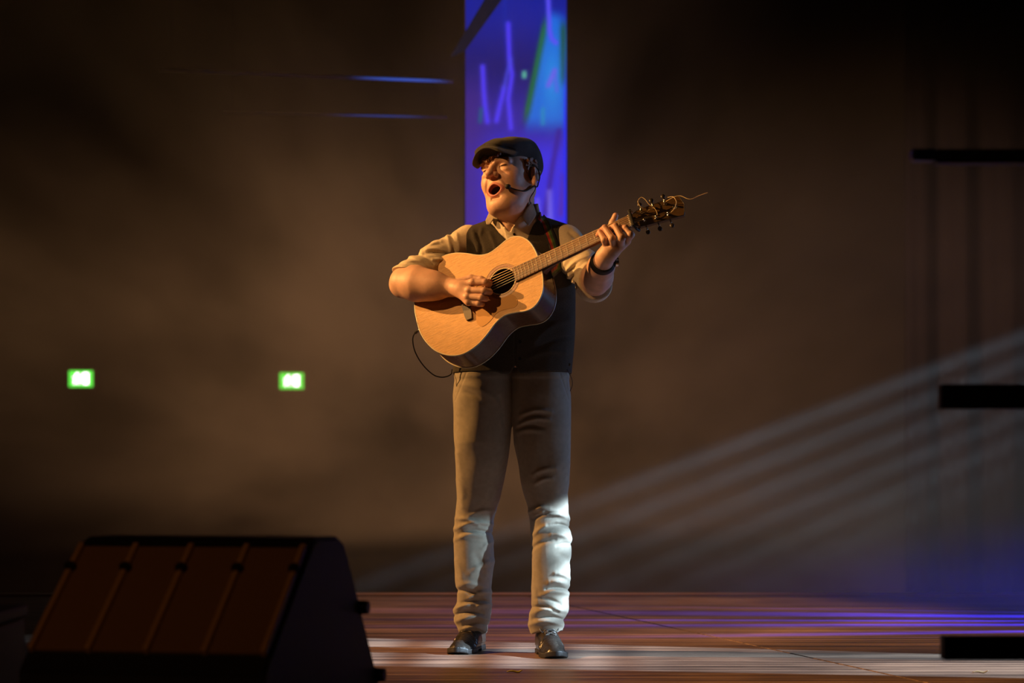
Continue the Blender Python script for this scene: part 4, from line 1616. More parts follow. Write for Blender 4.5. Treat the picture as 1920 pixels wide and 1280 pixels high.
# shoes ----------------------------------------------------------------------
def make_shoe(toe, heel, label):
    toe, heel = np.array(toe), np.array(heel)
    L = np.linalg.norm(toe - heel)
    f = (toe - heel) / L
    s = np.array((-f[1], f[0]))
    org = np.array((heel[0], heel[1], 0.0))

    def loc(P):
        q = P - org.astype(np.float32)
        return np.stack([q[:, 0] * f[0] + q[:, 1] * f[1], q[:, 0] * s[0] + q[:, 1] * s[1], q[:, 2]], 1)

    ts = np.array([0, .08, .25, .45, .65, .8, .92, 1.0]) * L
    hw = np.array([.012, .030, .034, .036, .046, .046, .036, .010])

    def foot2d(q, grow):
        w = np.interp(q[:, 0], ts, hw) + grow
        t = np.abs(q[:, 1]) - w
        e = np.maximum(-q[:, 0] - grow, q[:, 0] - L - grow)
        return smax(t * 0.85, e, 0.012)

    def upper(P):
        q = loc(P)
        ht = np.interp(q[:, 0], np.array([0, .1, .3, .45, .6, .75, .9, 1.0]) * L, [.085, .092, .100, .092, .072, .056, .046, .030])
        ht = ht - 14 * q[:, 1] ** 2
        d = smax(foot2d(q, 0.0), q[:, 2] - ht, 0.022)
        d = np.maximum(d, 0.014 - q[:, 2])
        # toe creases, quarter edge, welt
        t = q[:, 0] / L
        d += 0.0012 * np.sin(q[:, 0] * 520 + 25 * q[:, 1]) * np.exp(-((t - .62) / .09) ** 2)
        d -= 0.0028 * ramp01(0.52, 0.50, t + 0.25 * np.abs(q[:, 1]) / .04 * -0.5) * (q[:, 2] > 0.03)
        d += 0.0018 * np.exp(-((t - 0.80) / 0.008) ** 2)
        # tongue slot
        d += 0.0035 * ramp01(0.009, 0.006, np.abs(q[:, 1])) * ramp01(.30, .36, t) * ramp01(.58, .54, t)
        return d

    def sole(P):
        q = loc(P)
        t = q[:, 0] / L
        under = 0.010 * ramp01(.30, .34, t) * ramp01(.62, .42, t)
        rise = 0.010 * ramp01(.86, 1.0, t)
        d = np.maximum(foot2d(q, 0.0035), q[:, 2] - 0.019 - rise)
        return np.maximum(d, (under + rise) - q[:, 2])

    lo = np.array((min(toe[0], heel[0]) - .07, min(toe[1], heel[1]) - .05, -0.01))
    hi = np.array((max(toe[0], heel[0]) + .07, max(toe[1], heel[1]) + .05, 0.125))
    sh = sdf_obj('shoe', upper, lo, hi, 0.0024, M_LEATHER, person, MAN0)
    sh['label'] = label
    lo[2], hi[2] = -0.008, 0.04
    sdf_obj('sole', sole, lo, hi, 0.0026, M_SOLE, sh, MAN0)

    def at(t, y, lift=0.001):
        zs = np.linspace(0.13, 0.02, 160)
        P = np.array([(org[0] + f[0] * t * L + s[0] * y, org[1] + f[1] * t * L + s[1] * y, z) for z in zs], np.float32)
        i = np.argmax(upper(P) < 0)
        p = P[i].astype(float)
        p[2] += lift
        return p
    k = 0
    lm = M_LACE
    for t in (.34, .40, .46, .52):
        tube('lace', [at(t, -.020), at(t + .01, -.010, .003), at(t + .02, .006, .003), at(t + .035, .020)], .0023, lm, sh, 6, 10, MAN0)
        tube('lace', [at(t, .020), at(t + .01, .010, .004), at(t + .02, -.006, .004), at(t + .035, -.020)], .0023, lm, sh, 6, 10, MAN0)
    c = at(.36, 0, .006)
    for sg in (-1, 1):
        S = np.array((s[0], s[1], 0)) * sg
        Ff = np.array((f[0], f[1], 0))
        tube('lace_loop', [c, c + S * .018 + (0, 0, .010) + Ff * .010, c + S * .034 + Ff * .022 + (0, 0, -.004), c + S * .026 + Ff * .034 + (0, 0, -.018), c + S * .010 + Ff * .016 + (0, 0, -.006), c],
             .0017, lm, sh, 6, 24, MAN0)
        tube('lace_end', [c, c + S * .008 + Ff * .020 + (0, 0, -.004), c + S * .012 + Ff * .050 + (0, 0, -.020)], .0016, lm, sh, 6, 12, MAN0)


M_LACE = material('waxed_lace', (0.13, 0.12, 0.11), rough=0.35)
make_shoe((-0.203, 8.165), (-0.122, 8.445), 'black leather lace-up shoe turned outward')
make_shoe((0.160, 7.990), (0.112, 8.270), 'black leather lace-up shoe with tied bow')

# ------------------------------------------------------------------ the guitar
M_SPRUCE = material('spruce_soundboard', (0.66, 0.39, 0.155), rough=0.42, var=0.16, scale=9, bump=0.55, bscale=26, stretch=(3, 22, 22))
M_MAHOG = material('dark_mahogany', (0.11, 0.050, 0.025), rough=0.25, var=0.25, scale=16, stretch=(1, 14, 14))
M_NECK = material('mahogany_neck', (0.20, 0.090, 0.040), rough=0.35, var=0.2, scale=20, stretch=(1, 10, 10))
M_ROSEWOOD = material('rosewood', (0.16, 0.083, 0.037), rough=0.42, var=0.35, scale=22, stretch=(1, 16, 16))
M_HEADV = material('headstock_veneer', (0.105, 0.058, 0.020), rough=0.30, var=0.2, scale=18, stretch=(1, 12, 12))
M_BIND = material('cream_binding', (0.72, 0.64, 0.46), rough=0.35)
M_TEAL = material('abalone_purfling', (0.12, 0.30, 0.32), rough=0.25)
M_EBONY = material('ebony', (0.030, 0.022, 0.017), rough=0.4)
M_BRIDGE = material('olive_rosewood', (0.085, 0.065, 0.032), rough=0.4)
M_BONE = material('bone', (0.72, 0.66, 0.52), rough=0.4)
M_BRONZE = material('bronze_wound_string', (0.72, 0.54, 0.32), rough=0.35, metal=0.3)
M_STRAW = material('pale_bronze_string', (0.80, 0.62, 0.34), rough=0.4)
M_FRET = material('nickel_fret', (0.78, 0.75, 0.68), rough=0.3, metal=0.2)
M_GUARD = material('tinted_pickguard', (0.60, 0.34, 0.125), rough=0.6, spec=0.2)
M_ROSETTE = material('rosette_inlay', (0.30, 0.13, 0.06), rough=0.35, var=0.4, scale=220)
M_DARK = material('dark_interior', (0.03, 0.018, 0.01), rough=0.8)

guitar = empty('acoustic_guitar', GO, 'steel-string acoustic guitar with pale spruce top held by the singer', 'guitar')
guitar.rotation_euler = GM.to_euler()


def to_g(p):
    return GM.transposed() @ (Vector(p) - GO)


def gp(x, y, lift=0.0):
    """pixel -> guitar coordinates on a plane lifted above the soundboard"""
    d = px(x, y, 1.0) - Vector(CAMP)
    o = GO + GN * lift
    t = GN.dot(o - Vector(CAMP)) / GN.dot(d)
    return to_g(Vector(CAMP) + d * t)


def gw(p):
    return np.array(GM @ Vector(p) + GO)


HOLE = 0.050


def plate(name, inner, z0, z1, mat, parent, steps=10, dome=0.0):
    V, F = [], []
    for zi, z in enumerate((z1, z0)):
        for s in range(steps + 1):
            r = inner + (rad - inner) * s / steps
            zz = z + dome * (1 - (s / steps) ** 2) * (1 if zi == 0 else 0)
            V += [(ring[i, 0] * r[i], ring[i, 1] * r[i], zz) for i in range(NA)]
    per = (steps + 1) * NA
    for zi in (0, 1):
        for s in range(steps):
            for i in range(NA):
                j = (i + 1) % NA
                q = [zi * per + s * NA + i, zi * per + (s + 1) * NA + i, zi * per + (s + 1) * NA + j, zi * per + s * NA + j]
                F.append(q if zi == 0 else q[::-1])
    for s in (0, steps):
        for i in range(NA):
            j = (i + 1) % NA
            F.append((s * NA + i, s * NA + j, per + s * NA + j, per + s * NA + i))
    me = poly_mesh(name, V, F, False)
    return link(name, me, mat, parent)


plate('soundboard', HOLE, -0.003, 0.0, M_SPRUCE, guitar)
plate('back', 0.002, -DEP - 0.003, -DEP, M_MAHOG, guitar, 8)
V = [(x, y, z) for z in (-0.002, -DEP) for x, y in OUT]
F = [(i, (i + 1) % NA, NA + (i + 1) % NA, NA + i) for i in range(NA)]
link('rim', poly_mesh('rim', V, F), M_MAHOG, guitar)
loop = [(x, y) for x, y in OUT] + [tuple(OUT[0]), tuple(OUT[1])]
for z, r, m in ((-0.002, .0028, M_BIND), (-DEP, .0026, M_BIND), (-0.0062, .0016, M_TEAL)):
    tube('binding', [(x * 1.001, y * 1.001, z) for x, y in loop], r, m, guitar, 6)


def annulus(name, r0, r1, z0, z1, mat, n=64):
    V, F = [], []
    for r, z in ((r0, z0), (r0, z1), (r1, z1), (r1, z0)):
        V += [(r * math.cos(2 * PI * i / n), r * math.sin(2 * PI * i / n), z) for i in range(n)]
    for k in range(4):
        for i in range(n):
            j = (i + 1) % n
            F.append((k * n + i, k * n + j, ((k + 1) % 4) * n + j, ((k + 1) % 4) * n + i))
    return link(name, poly_mesh(name, V, F, False), mat, guitar)


annulus('rosette', .0555, .0640, -.001, .0004, M_ROSETTE)
annulus('rosette_ring', .0530, .0542, -.001, .0005, M_EBONY)
annulus('rosette_ring', .0655, .0665, -.001, .0005, M_EBONY)
annulus('soundhole_edge', .0488, .0506, -.0045, .0003, M_BIND)


def flat_part(name, pts, z0, z1, mat, parent=guitar, samples=60):
    c = smooth_path(list(pts) + [pts[0]], samples)[:-1]
    n = len(c)
    V = [(p[0], p[1], z) for z in (z0, z1) for p in c]
    F = [(i, (i + 1) % n, n + (i + 1) % n, n + i) for i in range(n)] + [tuple(range(n, 2 * n)), tuple(range(n - 1, -1, -1))]
    return link(name, poly_mesh(name, V, F, False), mat, parent)


guard = [gp(*p) for p in ((958, 550), (967, 556), (971, 568), (964, 577), (948, 580), (932, 587), (918, 603), (905, 612), (896, 608), (893, 596), (897, 578), (905, 560), (917, 556), (935, 556))]
guard = [Vector((p.x, min(p.y, -math.sqrt(max(0, .0675 ** 2 - p.x ** 2)) if abs(p.x) < .0675 else p.y), 0)) for p in guard]
flat_part('pickguard', guard, 0.0, 0.0012, M_GUARD)

SCALE = 0.640
A_SAD = A_NUT - SCALE
FB0 = 0.048
Z_FB = 0.0075
# bridge
bp = [(A_SAD - .018, .076), (A_SAD - .017, -.070), (A_SAD - .014, -.090), (A_SAD + .007, -.091), (A_SAD + .011, -.070), (A_SAD + .012, 0), (A_SAD + .010, .060), (A_SAD + .006, .078), (A_SAD - .012, .080)]
n = len(bp)
V = [(a, b, z) for z in (0.0, .0085) for a, b in bp]
F = [(i, (i + 1) % n, n + (i + 1) % n, n + i) for i in range(n)] + [tuple(range(n, 2 * n)), tuple(range(n - 1, -1, -1))]
bridge = link('bridge', poly_mesh('bridge', V, F, False), M_BRIDGE, guitar)
box_obj('saddle', (A_SAD, 0, .0095), (.003, .072, .006), M_BONE, bridge)
SP_B, SP_N = .054, .036
pin_me = None
for i in range(6):
    b = (i / 5 - .5) * SP_B
    bm = bmesh.new()
    bmesh.ops.create_uvsphere(bm, u_segments=10, v_segments=6, radius=.0032, matrix=Matrix.Translation((A_SAD - .010, b, .0095)))
    link('bridge_pin', bm_mesh('bridge_pin', bm, True), M_BONE, bridge)


def wedge_box(name, a0, a1, w0, w1, z0, z1, mat, parent=guitar):
    V = [(a0, -w0, z0), (a1, -w1, z0), (a1, w1, z0), (a0, w0, z0), (a0, -w0, z1), (a1, -w1, z1), (a1, w1, z1), (a0, w0, z1)]
    F = [(3, 2, 1, 0), (4, 5, 6, 7), (0, 1, 5, 4), (1, 2, 6, 5), (2, 3, 7, 6), (3, 0, 4, 7)]
    return link(name, poly_mesh(name, V, F, False), mat, parent)


W0, W1 = .0285, .0218
fbw = lambda a: W0 + (W1 - W0) * (a - FB0) / (A_NUT - FB0)
board = wedge_box('fingerboard', FB0, A_NUT, W0, W1, 0.0002, Z_FB, M_ROSEWOOD)
for k in range(1, 21):
    a = A_NUT - SCALE * (1 - 2 ** (-k / 12))
    if a < FB0 + .004:
        break
    w = fbw(a)
    tube('fret', [(a, -w, Z_FB), (a, 0, Z_FB + .0004), (a, w, Z_FB)], .0015, M_FRET, board, 6)
for k in (3, 5, 7, 9, 12, 12, 15):
    a = A_NUT - SCALE * (1 - (2 ** (-k / 12) + 2 ** (-(k - 1) / 12)) / 2)
    b = 0.0 if k != 12 else (.010 if not any(o.name.startswith('inlay') and abs(o.location.y - .010) < 1e-6 for o in board.children) else -.010)
    bm = bmesh.new()
    bmesh.ops.create_cone(bm, cap_ends=True, segments=14, radius1=.0031, radius2=.0031, depth=.0006)
    o = link('inlay_dot', bm_mesh('inlay_dot', bm), M_BONE, board)
    o.location = (a, b, Z_FB + .0002)
    o.name = 'inlay_dot'
box_obj('nut', (A_NUT + .0025, 0, Z_FB - .001), (.005, .0445, .009), M_BONE, guitar)


# neck: half round, with heel
def neck_loft():
    V, F = [], []
    sec = 14
    st = [(0.120, .029, .060), (0.146, .029, .062), (0.158, .0285, .052), (0.180, .0280, .030), (.205, .0275, .0205), (.30, .0262, .0195), (.40, .0240, .0185), (A_NUT - .01, W1, .0170), (A_NUT + .006, W1, .0165)]
    for a, w, dp in st:
        for j in range(sec + 1):
            t = PI * j / sec
            V.append((a, w * math.cos(t), -dp * abs(math.sin(t)) ** 0.8 + 0.0002))
    m = sec + 1
    for i in range(len(st) - 1):
        for j in range(sec):
            F.append((i * m + j, i * m + j + 1, (i + 1) * m + j + 1, (i + 1) * m + j))
        F.append((i * m + sec, i * m, (i + 1) * m, (i + 1) * m + sec))
    F.append(tuple(range(m)))
    F.append(tuple(range((len(st) - 1) * m + sec, (len(st) - 1) * m - 1, -1)))
    return poly_mesh('neck', V, F)


link('neck', neck_loft(), M_NECK, guitar)
# headstock, tilted back
HA = math.radians(13)


def hs(a, b, z=0.0):
    return (A_NUT + .004 + a * math.cos(HA) + z * math.sin(HA), b, Z_FB - .004 - a * math.sin(HA) + z * math.cos(HA))


hsp = [(0, -.0215), (.012, -.0225), (.030, -.0330), (.070, -.0355), (.130, -.0385), (.178, -.0420), (.184, -.030), (.188, -.012), (.191, 0), (.188, .012), (.184, .030), (.178, .0420), (.130, .0385), (.070, .0355), (.030, .0330), (.012, .0225), (0, .0215)]
n = len(hsp)
V = [hs(a, b, z) for z in (-.015, 0.0) for a, b in hsp]
F = [(i, (i + 1) % n, n + (i + 1) % n, n + i) for i in range(n)] + [tuple(range(n, 2 * n)), tuple(range(n - 1, -1, -1))]
head = link('headstock', poly_mesh('headstock', V, F, False), M_HEADV, guitar)
tube('headstock_binding', [hs(a, b, -.001) for a, b in hsp], .0016, M_EBONY, head, 6)
# petalled inlay near the tip
for k in range(6):
    t = 2 * PI * k / 6
    p = [hs(.158 + .0055 * math.cos(t) + .0030 * math.cos(s), .0055 * math.sin(t) + .0030 * math.sin(s), .0004) for s in np.linspace(0, 2 * PI, 12)]
    tube('inlay_petal', p, .0007, M_FRET, head, 5)
posts = []
for sgn in (1, -1):
    for k in range(3):
        a, b = .046 + .042 * k, sgn * (.0205 + .0015 * k)
        bm = bmesh.new()
        rm = Matrix.Rotation(HA, 4, 'Y')
        bmesh.ops.create_cone(bm, cap_ends=True, segments=16, radius1=.0062, radius2=.0052, depth=.003, matrix=Matrix.Translation(hs(a, b, .0015)) @ rm)
        bmesh.ops.create_cone(bm, cap_ends=True, segments=14, radius1=.0036, radius2=.0033, depth=.016, matrix=Matrix.Translation(hs(a, b, .008)) @ rm)
        bmesh.ops.create_uvsphere(bm, u_segments=12, v_segments=8, radius=.0042, matrix=Matrix.Translation(hs(a, b, .0155)) @ Matrix.Diagonal((1, 1, .6, 1)))
        post = link('tuner_post', bm_mesh('tuner_post', bm, True), M_STEEL, head)
        e = sgn * (.039 + .002 * k)
        tube('tuner_shaft', [hs(a, e - sgn * .006, -.009), hs(a, e + sgn * .011, -.009)], .0028, M_STEEL, head, 8)
        bm = bmesh.new()
        bmesh.ops.create_uvsphere(bm, u_segments=14, v_segments=10, radius=1.0, matrix=Matrix.Translation(hs(a, e + sgn * .019, -.009)) @ rm @ Matrix.Diagonal((.0078, .0098, .0042, 1)))
        link('tuner_knob', bm_mesh('tuner_knob', bm, True), M_EBONY, head)
        posts.append((a, b))
# strings: three to each side
order_p = [posts[5], posts[4], posts[3], posts[2], posts[1], posts[0]]
order_p = [posts[3], posts[4], posts[5], posts[2], posts[1], posts[0]]
gauge = [.00075, .00075, .00085, .00100, .00110, .00125]
for i in range(6):
    bb = (i / 5 - .5) * SP_B
    bn = (i / 5 - .5) * SP_N
    a, b = order_p[i]
    pts = [(A_SAD - .008, bb, .0085), (A_SAD, bb, .0132), (A_NUT + .002, bn, Z_FB + .0042), hs(a, b - (.004 if b > 0 else -.004), .010)]
    tube('string', pts, gauge[i], M_BRONZE if i > 1 else M_FRET, guitar, 6)
# loose string ends curling at the pegs
def hpx(pts, lift=.012):
    return [gp(x, y, lift + dz) for x, y, dz in pts]


tube('string_end', hpx([(1248, 378, 0), (1262, 370, .01), (1275, 367, .012), (1288, 372, .012), (1297, 373, .01), (1310, 367, .006), (1327, 361, .004)], -.02), 0.0011, M_STRAW, guitar, 6, 50)
tube('string_end', hpx([(1252, 370, 0), (1262, 369, .01), (1268, 378, .014), (1265, 390, .012), (1257, 399, .004)], -.02), 0.0011, M_STRAW, guitar, 6, 40)
tube('string_end', hpx([(1212, 393, 0), (1202, 388, .01), (1196, 378, .016), (1202, 370, .016), (1210, 374, .014), (1217, 383, .010), (1226, 389, .006), (1232, 399, .002), (1231, 413, -.004)], -.012), 0.0011, M_STRAW, guitar, 6, 60)
tube('string_end', hpx([(1229, 389, 0), (1220, 391, .006), (1213, 398, .004)], -.012), 0.0011, M_STRAW, guitar, 6, 20)
# end pin with jack
tube('end_pin', [(-.338, 0, -.05), (-.352, 0, -.05), (-.356, 0, -.05)], [.006, .006, .0075], M_STEEL, guitar, 12)

def clothes(P):
    return np.minimum(np.minimum(vest_sdf(P), shirt_sdf(P)), np.minimum(collar_sdf(P), trouser_sdf(P)))


def laid_tube(name, pts, r, mat, parent, n, samples, origin, f, gap=0.0002):
    """tube whose centre line is pushed out of the surface it lies on"""
    path = smooth_path(pts, samples)
    rr = np.full(samples, r) if np.isscalar(r) else np.interp(np.linspace(0, 1, samples), np.linspace(0, 1, len(r)), r)
    path = push_out(path, f, rr + gap)
    return tube(name, path, rr, mat, parent, n, None, origin)


# the woven strap over his shoulder
strap_pts = []
for x, y in ((1046, 500), (1042, 478), (1036, 455), (1028, 433), (1021, 416)):
    Y = front_y(vest_sdf, x, y) or MAN_Y - .1
    strap_pts.append(np.array(px(x, y, Y - .004)))
sh_top = W(1013, 408, .0)
for p in (sh_top + (0, -.05, -.004), sh_top + (0, .02, .004), W(1000, 412, .115), W(975, 470, .155), W(915, 570, .160), W(866, 622, .10), W(846, 640, -.02)):
    strap_pts.append(np.array(p))
strap_pts.append(gw((-.345, 0, -.055)))
first = gw((.165, -.028, -.045))
strap_pts = [first, lerp(first, strap_pts[0], .5) + np.array((0, .02, 0))] + strap_pts
sp = smooth_path(strap_pts, 90)
T = np.gradient(sp, axis=0)
T /= np.linalg.norm(T, axis=1)[:, None]
cen = np.array((0.02, MAN_Y, 0))
V, F, C = [], [], []
bands = [(-1, (.01, .01, .01)), (-.72, (.01, .01, .01)), (-.7, (.42, .02, .015)), (-.25, (.42, .02, .015)), (-.23, (.25, .16, .02)), (.02, (.25, .16, .02)), (.04, (.03, .10, .02)), (.5, (.03, .10, .02)), (.52, (.01, .01, .01)), (1, (.01, .01, .01))]
nb = len(bands)
for i, p in enumerate(sp):
    out = p - cen
    out[2] = 0.0
    if 0.12 < i / len(sp) < .5:
        out = np.array((0, -1.0, 0.4)) if p[1] < MAN_Y - .03 else np.array((0, .3, 1.0)) if p[1] < MAN_Y + .08 else np.array((0, 1.0, 0))
    out /= np.linalg.norm(out)
    sd = np.cross(T[i], out)
    sd /= np.linalg.norm(sd)
    for off in (0.0012, -0.0012):
        for t, c in bands:
            V.append(p + sd * t * .017 + out * off)
            k = 1.0 if (i // 2) % 2 else 0.55
            C.append(tuple(k * x for x in c))
for i in range(len(sp) - 1):
    a, b = i * 2 * nb, (i + 1) * 2 * nb
    for j in range(nb - 1):
        F.append((a + j, a + j + 1, b + j + 1, b + j))
        F.append((a + nb + j + 1, a + nb + j, b + nb + j, b + nb + j + 1))
    F.append((a, b, b + nb, a + nb))
    F.append((a + nb - 1, a + 2 * nb - 1, b + 2 * nb - 1, b + nb - 1))
V = push_out(np.array(V), clothes, np.tile(np.repeat((0.0030, 0.0006), nb), len(sp)))
Vl = np.array([tuple(to_g(v)) for v in V])
me = arr_mesh('strap', Vl, np.array(F), True, np.array(C))
o = link('strap', me, material('woven_strap', (1, 1, 1), rough=.85, attr=True, bump=.4, bscale=800), guitar)
o['label'] = 'woven strap with red and green stripes'

# capo clamped behind the nut ------------------------------------------------
cap_o = gw((A_NUT + .014, 0, Z_FB))
capo = empty('capo', cap_o, 'black spring capo clamped behind the guitar nut', 'capo')
capo.rotation_euler = GM.to_euler()
box_obj('bar', (0, -.001, .0108), (.009, .066, .011), M_BLACK, capo, None, .002)
box_obj('rubber_pad', (0, 0, .0040), (.007, .048, .0036), M_SOLE, capo)
tube('jaw', [(0, -.031, .010), (.002, -.038, -.010), (.004, -.031, -.030), (.004, .0, -.036)], [.004, .0045, .005, .004], M_BLACK, capo, 8, 16)
tube('lever', [(.002, .031, .010), (.001, .036, .004), (.003, .034, -.010)], [.003, .0042, .0036], M_STEEL, capo, 8, 10)

# plectrum in his fingers ----------------------------------------------------
p0 = H(917, 529, .040)
bm = bmesh.new()
pk = [(-.013, .010), (0, .013), (.013, .010), (.009, -.006), (0, -.016), (-.009, -.006)]
vv = [bm.verts.new((a, b, z)) for z in (0, .0012) for a, b in pk]
bm.faces.new(vv[6:])
bm.faces.new(vv[:6][::-1])
for i in range(6):
    bm.faces.new((vv[i], vv[(i + 1) % 6], vv[6 + (i + 1) % 6], vv[6 + i]))
pick = link('guitar_pick', bm_mesh('guitar_pick', bm), material('red_celluloid', (0.55, 0.02, 0.015), rough=.3))
pick.location = p0
pick.rotation_euler = (math.radians(75), math.radians(100), math.radians(20))
tag(pick, 'small red pick between thumb and forefinger over the strings', 'guitar pick')

# cable from the jack to his belt --------------------------------------------
jack = gw((-.352, -.0, -.05))
cab_pts = [jack + np.array((0.004, 0, 0)), W(777, 626, -.10), W(774, 640, -.08), W(779, 661, -.07), W(793, 684, -.06), W(812, 702, -.05), W(828, 707, -.05), W(842, 704, -.04), W(848, 698, -.02), W(851, 693, .0)]
cable = empty('guitar_cable', jack, 'thin black cable hanging from guitar end pin to his belt', 'cable')
laid_tube('cord', cab_pts, .0022, M_BLACK, cable, 8, 60, jack, clothes)
tube('plug', [jack + np.array((.006, 0, 0)), lerp(jack, np.array(W(777, 626, -.10)), .8)], .0055, M_STEEL, cable, 12, None, jack)

# in-ear / pack wire on his hip ----------------------------------------------
wire = laid_tube('pack_wire', [W(1058, 692, -.07), W(1066, 698, -.06), W(1072, 710, -.05), W(1073, 722, -.045), W(1069, 733, -.05)], .0013, M_BLACK, None, 6, 24, None, clothes)
tag(wire, 'thin dark wire looping out below the vest hem', 'wire')

# headset microphone -----------------------------------------------------------
mic = empty('headset_microphone', from_head((.085, .02, 0)), 'black headset microphone with boom hooked over his ear', 'microphone')
mo = np.array(mic.location)
mc = np.array(px(951, 351, (front_y(skin_sdf, 951, 351) or MAN_Y - .1) - .008))
mc = push_out(mc[None], skin_sdf, .0105)[0].astype(float)
def skin_at(x, y, off):
    return np.array(px(x, y, (front_y(skin_sdf, x, y) or MAN_Y - .06) - off))
bm = bmesh.new()
bmesh.ops.create_uvsphere(bm, u_segments=16, v_segments=12, radius=1, matrix=Matrix.Translation(mc - mo) @ Matrix.Diagonal((.0105, .009, .0095, 1)))
link('windscreen', bm_mesh('windscreen', bm, True), M_BLACK, mic)
laid_tube('boom', [mc, skin_at(962, 353.5, .007), skin_at(975, 357, .005), skin_at(986, 357.5, .004), from_head((.083, .004, -.040))], [.003, .0022, .0022, .0026, .003], M_BLACK, mic, 8, 30, mo, skin_sdf)
laid_tube('ear_hook', [from_head((.083, .004, -.040)), from_head((.088, .024, -.030)), from_head((.089, .040, 0)), from_head((.086, .036, .026)), from_head((.082, .014, .036))], .0024, M_BLACK, mic, 8, 30, mo, skin_sdf)
laid_tube('neck_wire', [from_head((.086, .014, -.040)), skin_at(994, 372, .004), skin_at(995, 384, .004), W(996, 400, -.07)], .0010, M_BLACK, mic, 6, 20, mo, lambda p: np.minimum(skin_sdf(p), collar_sdf(p)))

# wrist watch ---------------------------------------------------------------
wc = lerp(EL_L, WR_L, .83)
wax = (WR_L - EL_L) / np.linalg.norm(WR_L - EL_L)
watch = empty('wrist_watch', wc, 'black strapped watch on the wrist of his fretting hand', 'watch')
Rw = Vector(wax).to_track_quat('Z', 'Y').to_matrix()
def wp(t, r, z):
    return Rw @ Vector((r * math.cos(t), r * math.sin(t), z))
V, F = [], []
NW = 40


def wrist_r(t, z):
    """radius at which the skin of the wrist ends in this direction"""
    rs = np.linspace(.010, .075, 131)
    P = np.array([wc + np.array(wp(t, r, z)) for r in rs], np.float32)
    outs = np.nonzero(skin_sdf(P) > 0)[0]
    return rs[outs[0]] if len(outs) else .045


RWR = np.array([[wrist_r(2 * PI * i / NW, z) for z in (-.011, 0.0, .011)] for i in range(NW)])
RWR = (RWR + np.roll(RWR, 1, 0) + np.roll(RWR, -1, 0)) / 3
for i in range(NW):
    t = 2 * PI * i / NW
    r0, r1, r2 = RWR[i]
    for r, z in ((r0 - .0005, -.012), (r0 + .0040, -.0115), (r2 + .0040, .0115), (r2 - .0005, .012)):
        V.append(wp(t, r, z))
for i in range(NW):
    j = (i + 1) % NW
    for k in range(4):
        F.append((i * 4 + k, i * 4 + (k + 1) % 4, j * 4 + (k + 1) % 4, j * 4 + k))
link('strap', poly_mesh('strap', V, F), M_BLACK, watch)
best = max(np.linspace(0, 2 * PI, 72), key=lambda t: (Rw @ Vector((math.cos(t), math.sin(t), 0))).dot(Vector((1, -.15, .1))))
d = (Rw @ Vector((math.cos(best), math.sin(best), 0))).normalized()
R_CASE = RWR[int(round(best / (2 * PI) * NW)) % NW].max()
qr = d.to_track_quat('Z', 'Y').to_matrix().to_4x4()
bm = bmesh.new()
bmesh.ops.create_cone(bm, cap_ends=True, segments=28, radius1=.017, radius2=.016, depth=.009, matrix=Matrix.Translation(d * (R_CASE + .0070)) @ qr)
link('case', bm_mesh('case', bm), M_STEEL, watch)
bm = bmesh.new()
bmesh.ops.create_cone(bm, cap_ends=True, segments=28, radius1=.014, radius2=.014, depth=.002, matrix=Matrix.Translation(d * (R_CASE + .0122)) @ qr)
link('dial', bm_mesh('dial', bm), M_BLACK, watch)

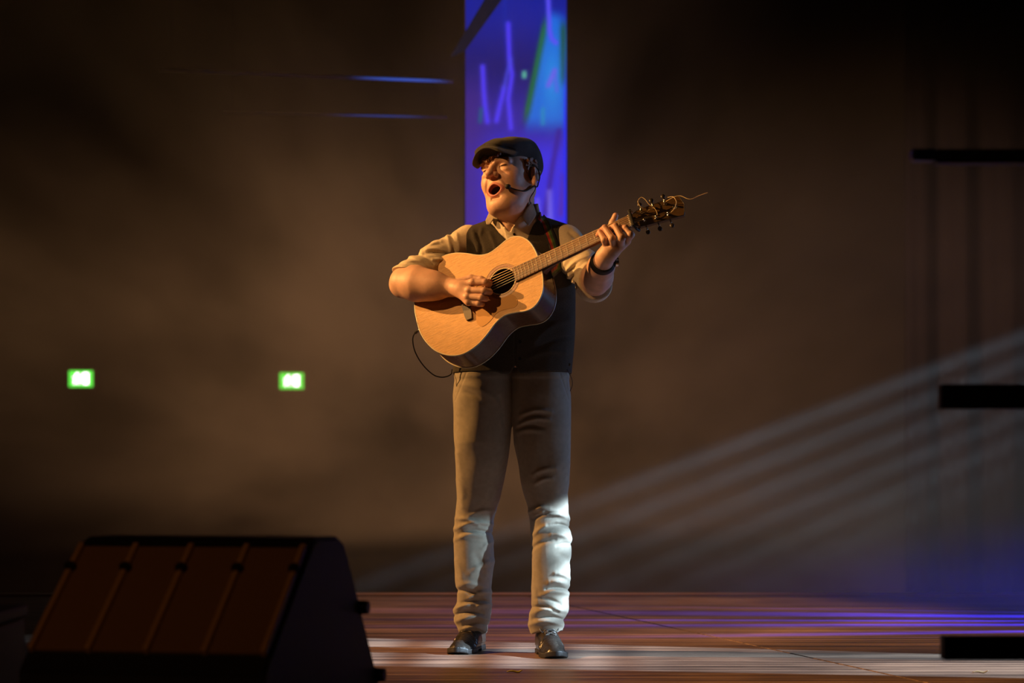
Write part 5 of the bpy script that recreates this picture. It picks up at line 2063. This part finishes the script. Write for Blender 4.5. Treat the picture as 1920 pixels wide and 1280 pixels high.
# ------------------------------------------------------------------ theatrical haze
def haze_mat():
    m = bpy.data.materials.new('stage_haze')
    m.use_nodes = True
    nt = m.node_tree
    nt.nodes.remove(nt.nodes['Principled BSDF'])
    v = nt.nodes.new('ShaderNodeVolumeScatter')
    v.inputs['Color'].default_value = (.9, .9, .9, 1)
    v.inputs['Anisotropy'].default_value = 0.25
    tc = nt.nodes.new('ShaderNodeTexCoord')
    mp = nt.nodes.new('ShaderNodeMapping')
    mp.inputs['Scale'].default_value = (1.0, .10, 1.0)
    mp.inputs['Location'].default_value = HZ_OFF
    nt.links.new(tc.outputs['Object'], mp.inputs[0])
    n = nt.nodes.new('ShaderNodeTexNoise')
    n.inputs['Scale'].default_value = .95
    n.inputs['Detail'].default_value = 4.0
    n.inputs['Roughness'].default_value = .55
    nt.links.new(mp.outputs[0], n.inputs['Vector'])
    mr = nt.nodes.new('ShaderNodeMapRange')
    mr.inputs[1].default_value = .36
    mr.inputs[2].default_value = .64
    mr.inputs[3].default_value = HAZE * .12
    mr.inputs[4].default_value = HAZE * 2.0
    nt.links.new(n.outputs[0], mr.inputs[0])
    # density shaped to thin above and to the sides, so the corners go dark
    def vm(op, a, val=None):
        k = nt.nodes.new('ShaderNodeVectorMath')
        k.operation = op
        nt.links.new(a, k.inputs[0])
        if val is not None:
            k.inputs[1].default_value = val
        return k
    off = vm('ADD', tc.outputs['Object'], (0.2, 0.0, 2.72))
    sc_ = vm('MULTIPLY', off.outputs[0], (1 / 4.2, 0.0, 1 / 3.4))
    ln = vm('LENGTH', sc_.outputs[0])
    wob = nt.nodes.new('ShaderNodeMath')
    wob.operation = 'MULTIPLY_ADD'
    wob.inputs[1].default_value = -0.7
    nt.links.new(n.outputs[0], wob.inputs[0])
    nt.links.new(ln.outputs['Value'], wob.inputs[2])
    fo = nt.nodes.new('ShaderNodeMapRange')
    fo.interpolation_type = 'SMOOTHSTEP'
    fo.inputs[1].default_value = 0.08
    fo.inputs[2].default_value = 0.72
    fo.inputs[3].default_value = 1.0
    fo.inputs[4].default_value = 0.03
    nt.links.new(wob.outputs[0], fo.inputs[0])
    mul = nt.nodes.new('ShaderNodeMath')
    mul.operation = 'MULTIPLY'
    # starts behind him for a clear view; added puff shows the side beam
    sx = nt.nodes.new('ShaderNodeSeparateXYZ')
    nt.links.new(tc.outputs['Object'], sx.inputs[0])
    yr = nt.nodes.new('ShaderNodeMapRange')
    yr.interpolation_type = 'SMOOTHSTEP'
    yr.inputs[1].default_value = 9.0 - HZ_C[1]
    yr.inputs[2].default_value = 11.0 - HZ_C[1]
    nt.links.new(sx.outputs[1], yr.inputs[0])
    bank = nt.nodes.new('ShaderNodeMath')
    bank.operation = 'MULTIPLY'
    nt.links.new(fo.outputs[0], bank.inputs[0])
    nt.links.new(yr.outputs[0], bank.inputs[1])
    p1 = vm('ADD', tc.outputs['Object'], (HZ_C[0] - 1.6, HZ_C[1] - 8.2, HZ_C[2] - 0.8))
    p2 = vm('MULTIPLY', p1.outputs[0], (1 / 2.4, 1 / 1.9, 1 / 2.0))
    p3 = vm('LENGTH', p2.outputs[0])
    puff = nt.nodes.new('ShaderNodeMapRange')
    puff.interpolation_type = 'SMOOTHSTEP'
    puff.inputs[1].default_value = 0.2
    puff.inputs[2].default_value = 1.0
    puff.inputs[3].default_value = 1.0
    puff.inputs[4].default_value = 0.0
    nt.links.new(p3.outputs['Value'], puff.inputs[0])
    nt.links.new(mr.outputs[0], mul.inputs[0])
    nt.links.new(bank.outputs[0], mul.inputs[1])
    mx = nt.nodes.new('ShaderNodeMath')
    mx.operation = 'MULTIPLY_ADD'
    mx.inputs[1].default_value = HAZE * 1.15
    nt.links.new(puff.outputs[0], mx.inputs[0])
    nt.links.new(mul.outputs[0], mx.inputs[2])
    nt.links.new(mx.outputs[0], v.inputs['Density'])
    nt.links.new(v.outputs[0], nt.nodes['Material Output'].inputs['Volume'])
    return m


HAZE = 0.022
HZ_OFF = (7.3, 2.0, 4.1)
HZ_C = (0.0, 16.5, 3.72)
hz = box_obj('haze', (0, 0, 0), (13.0, 19.4, 7.4), haze_mat())
hz.location = HZ_C
tag(hz, 'thin drifting theatrical haze filling the stage and the hall behind', 'haze', None, 'stuff')
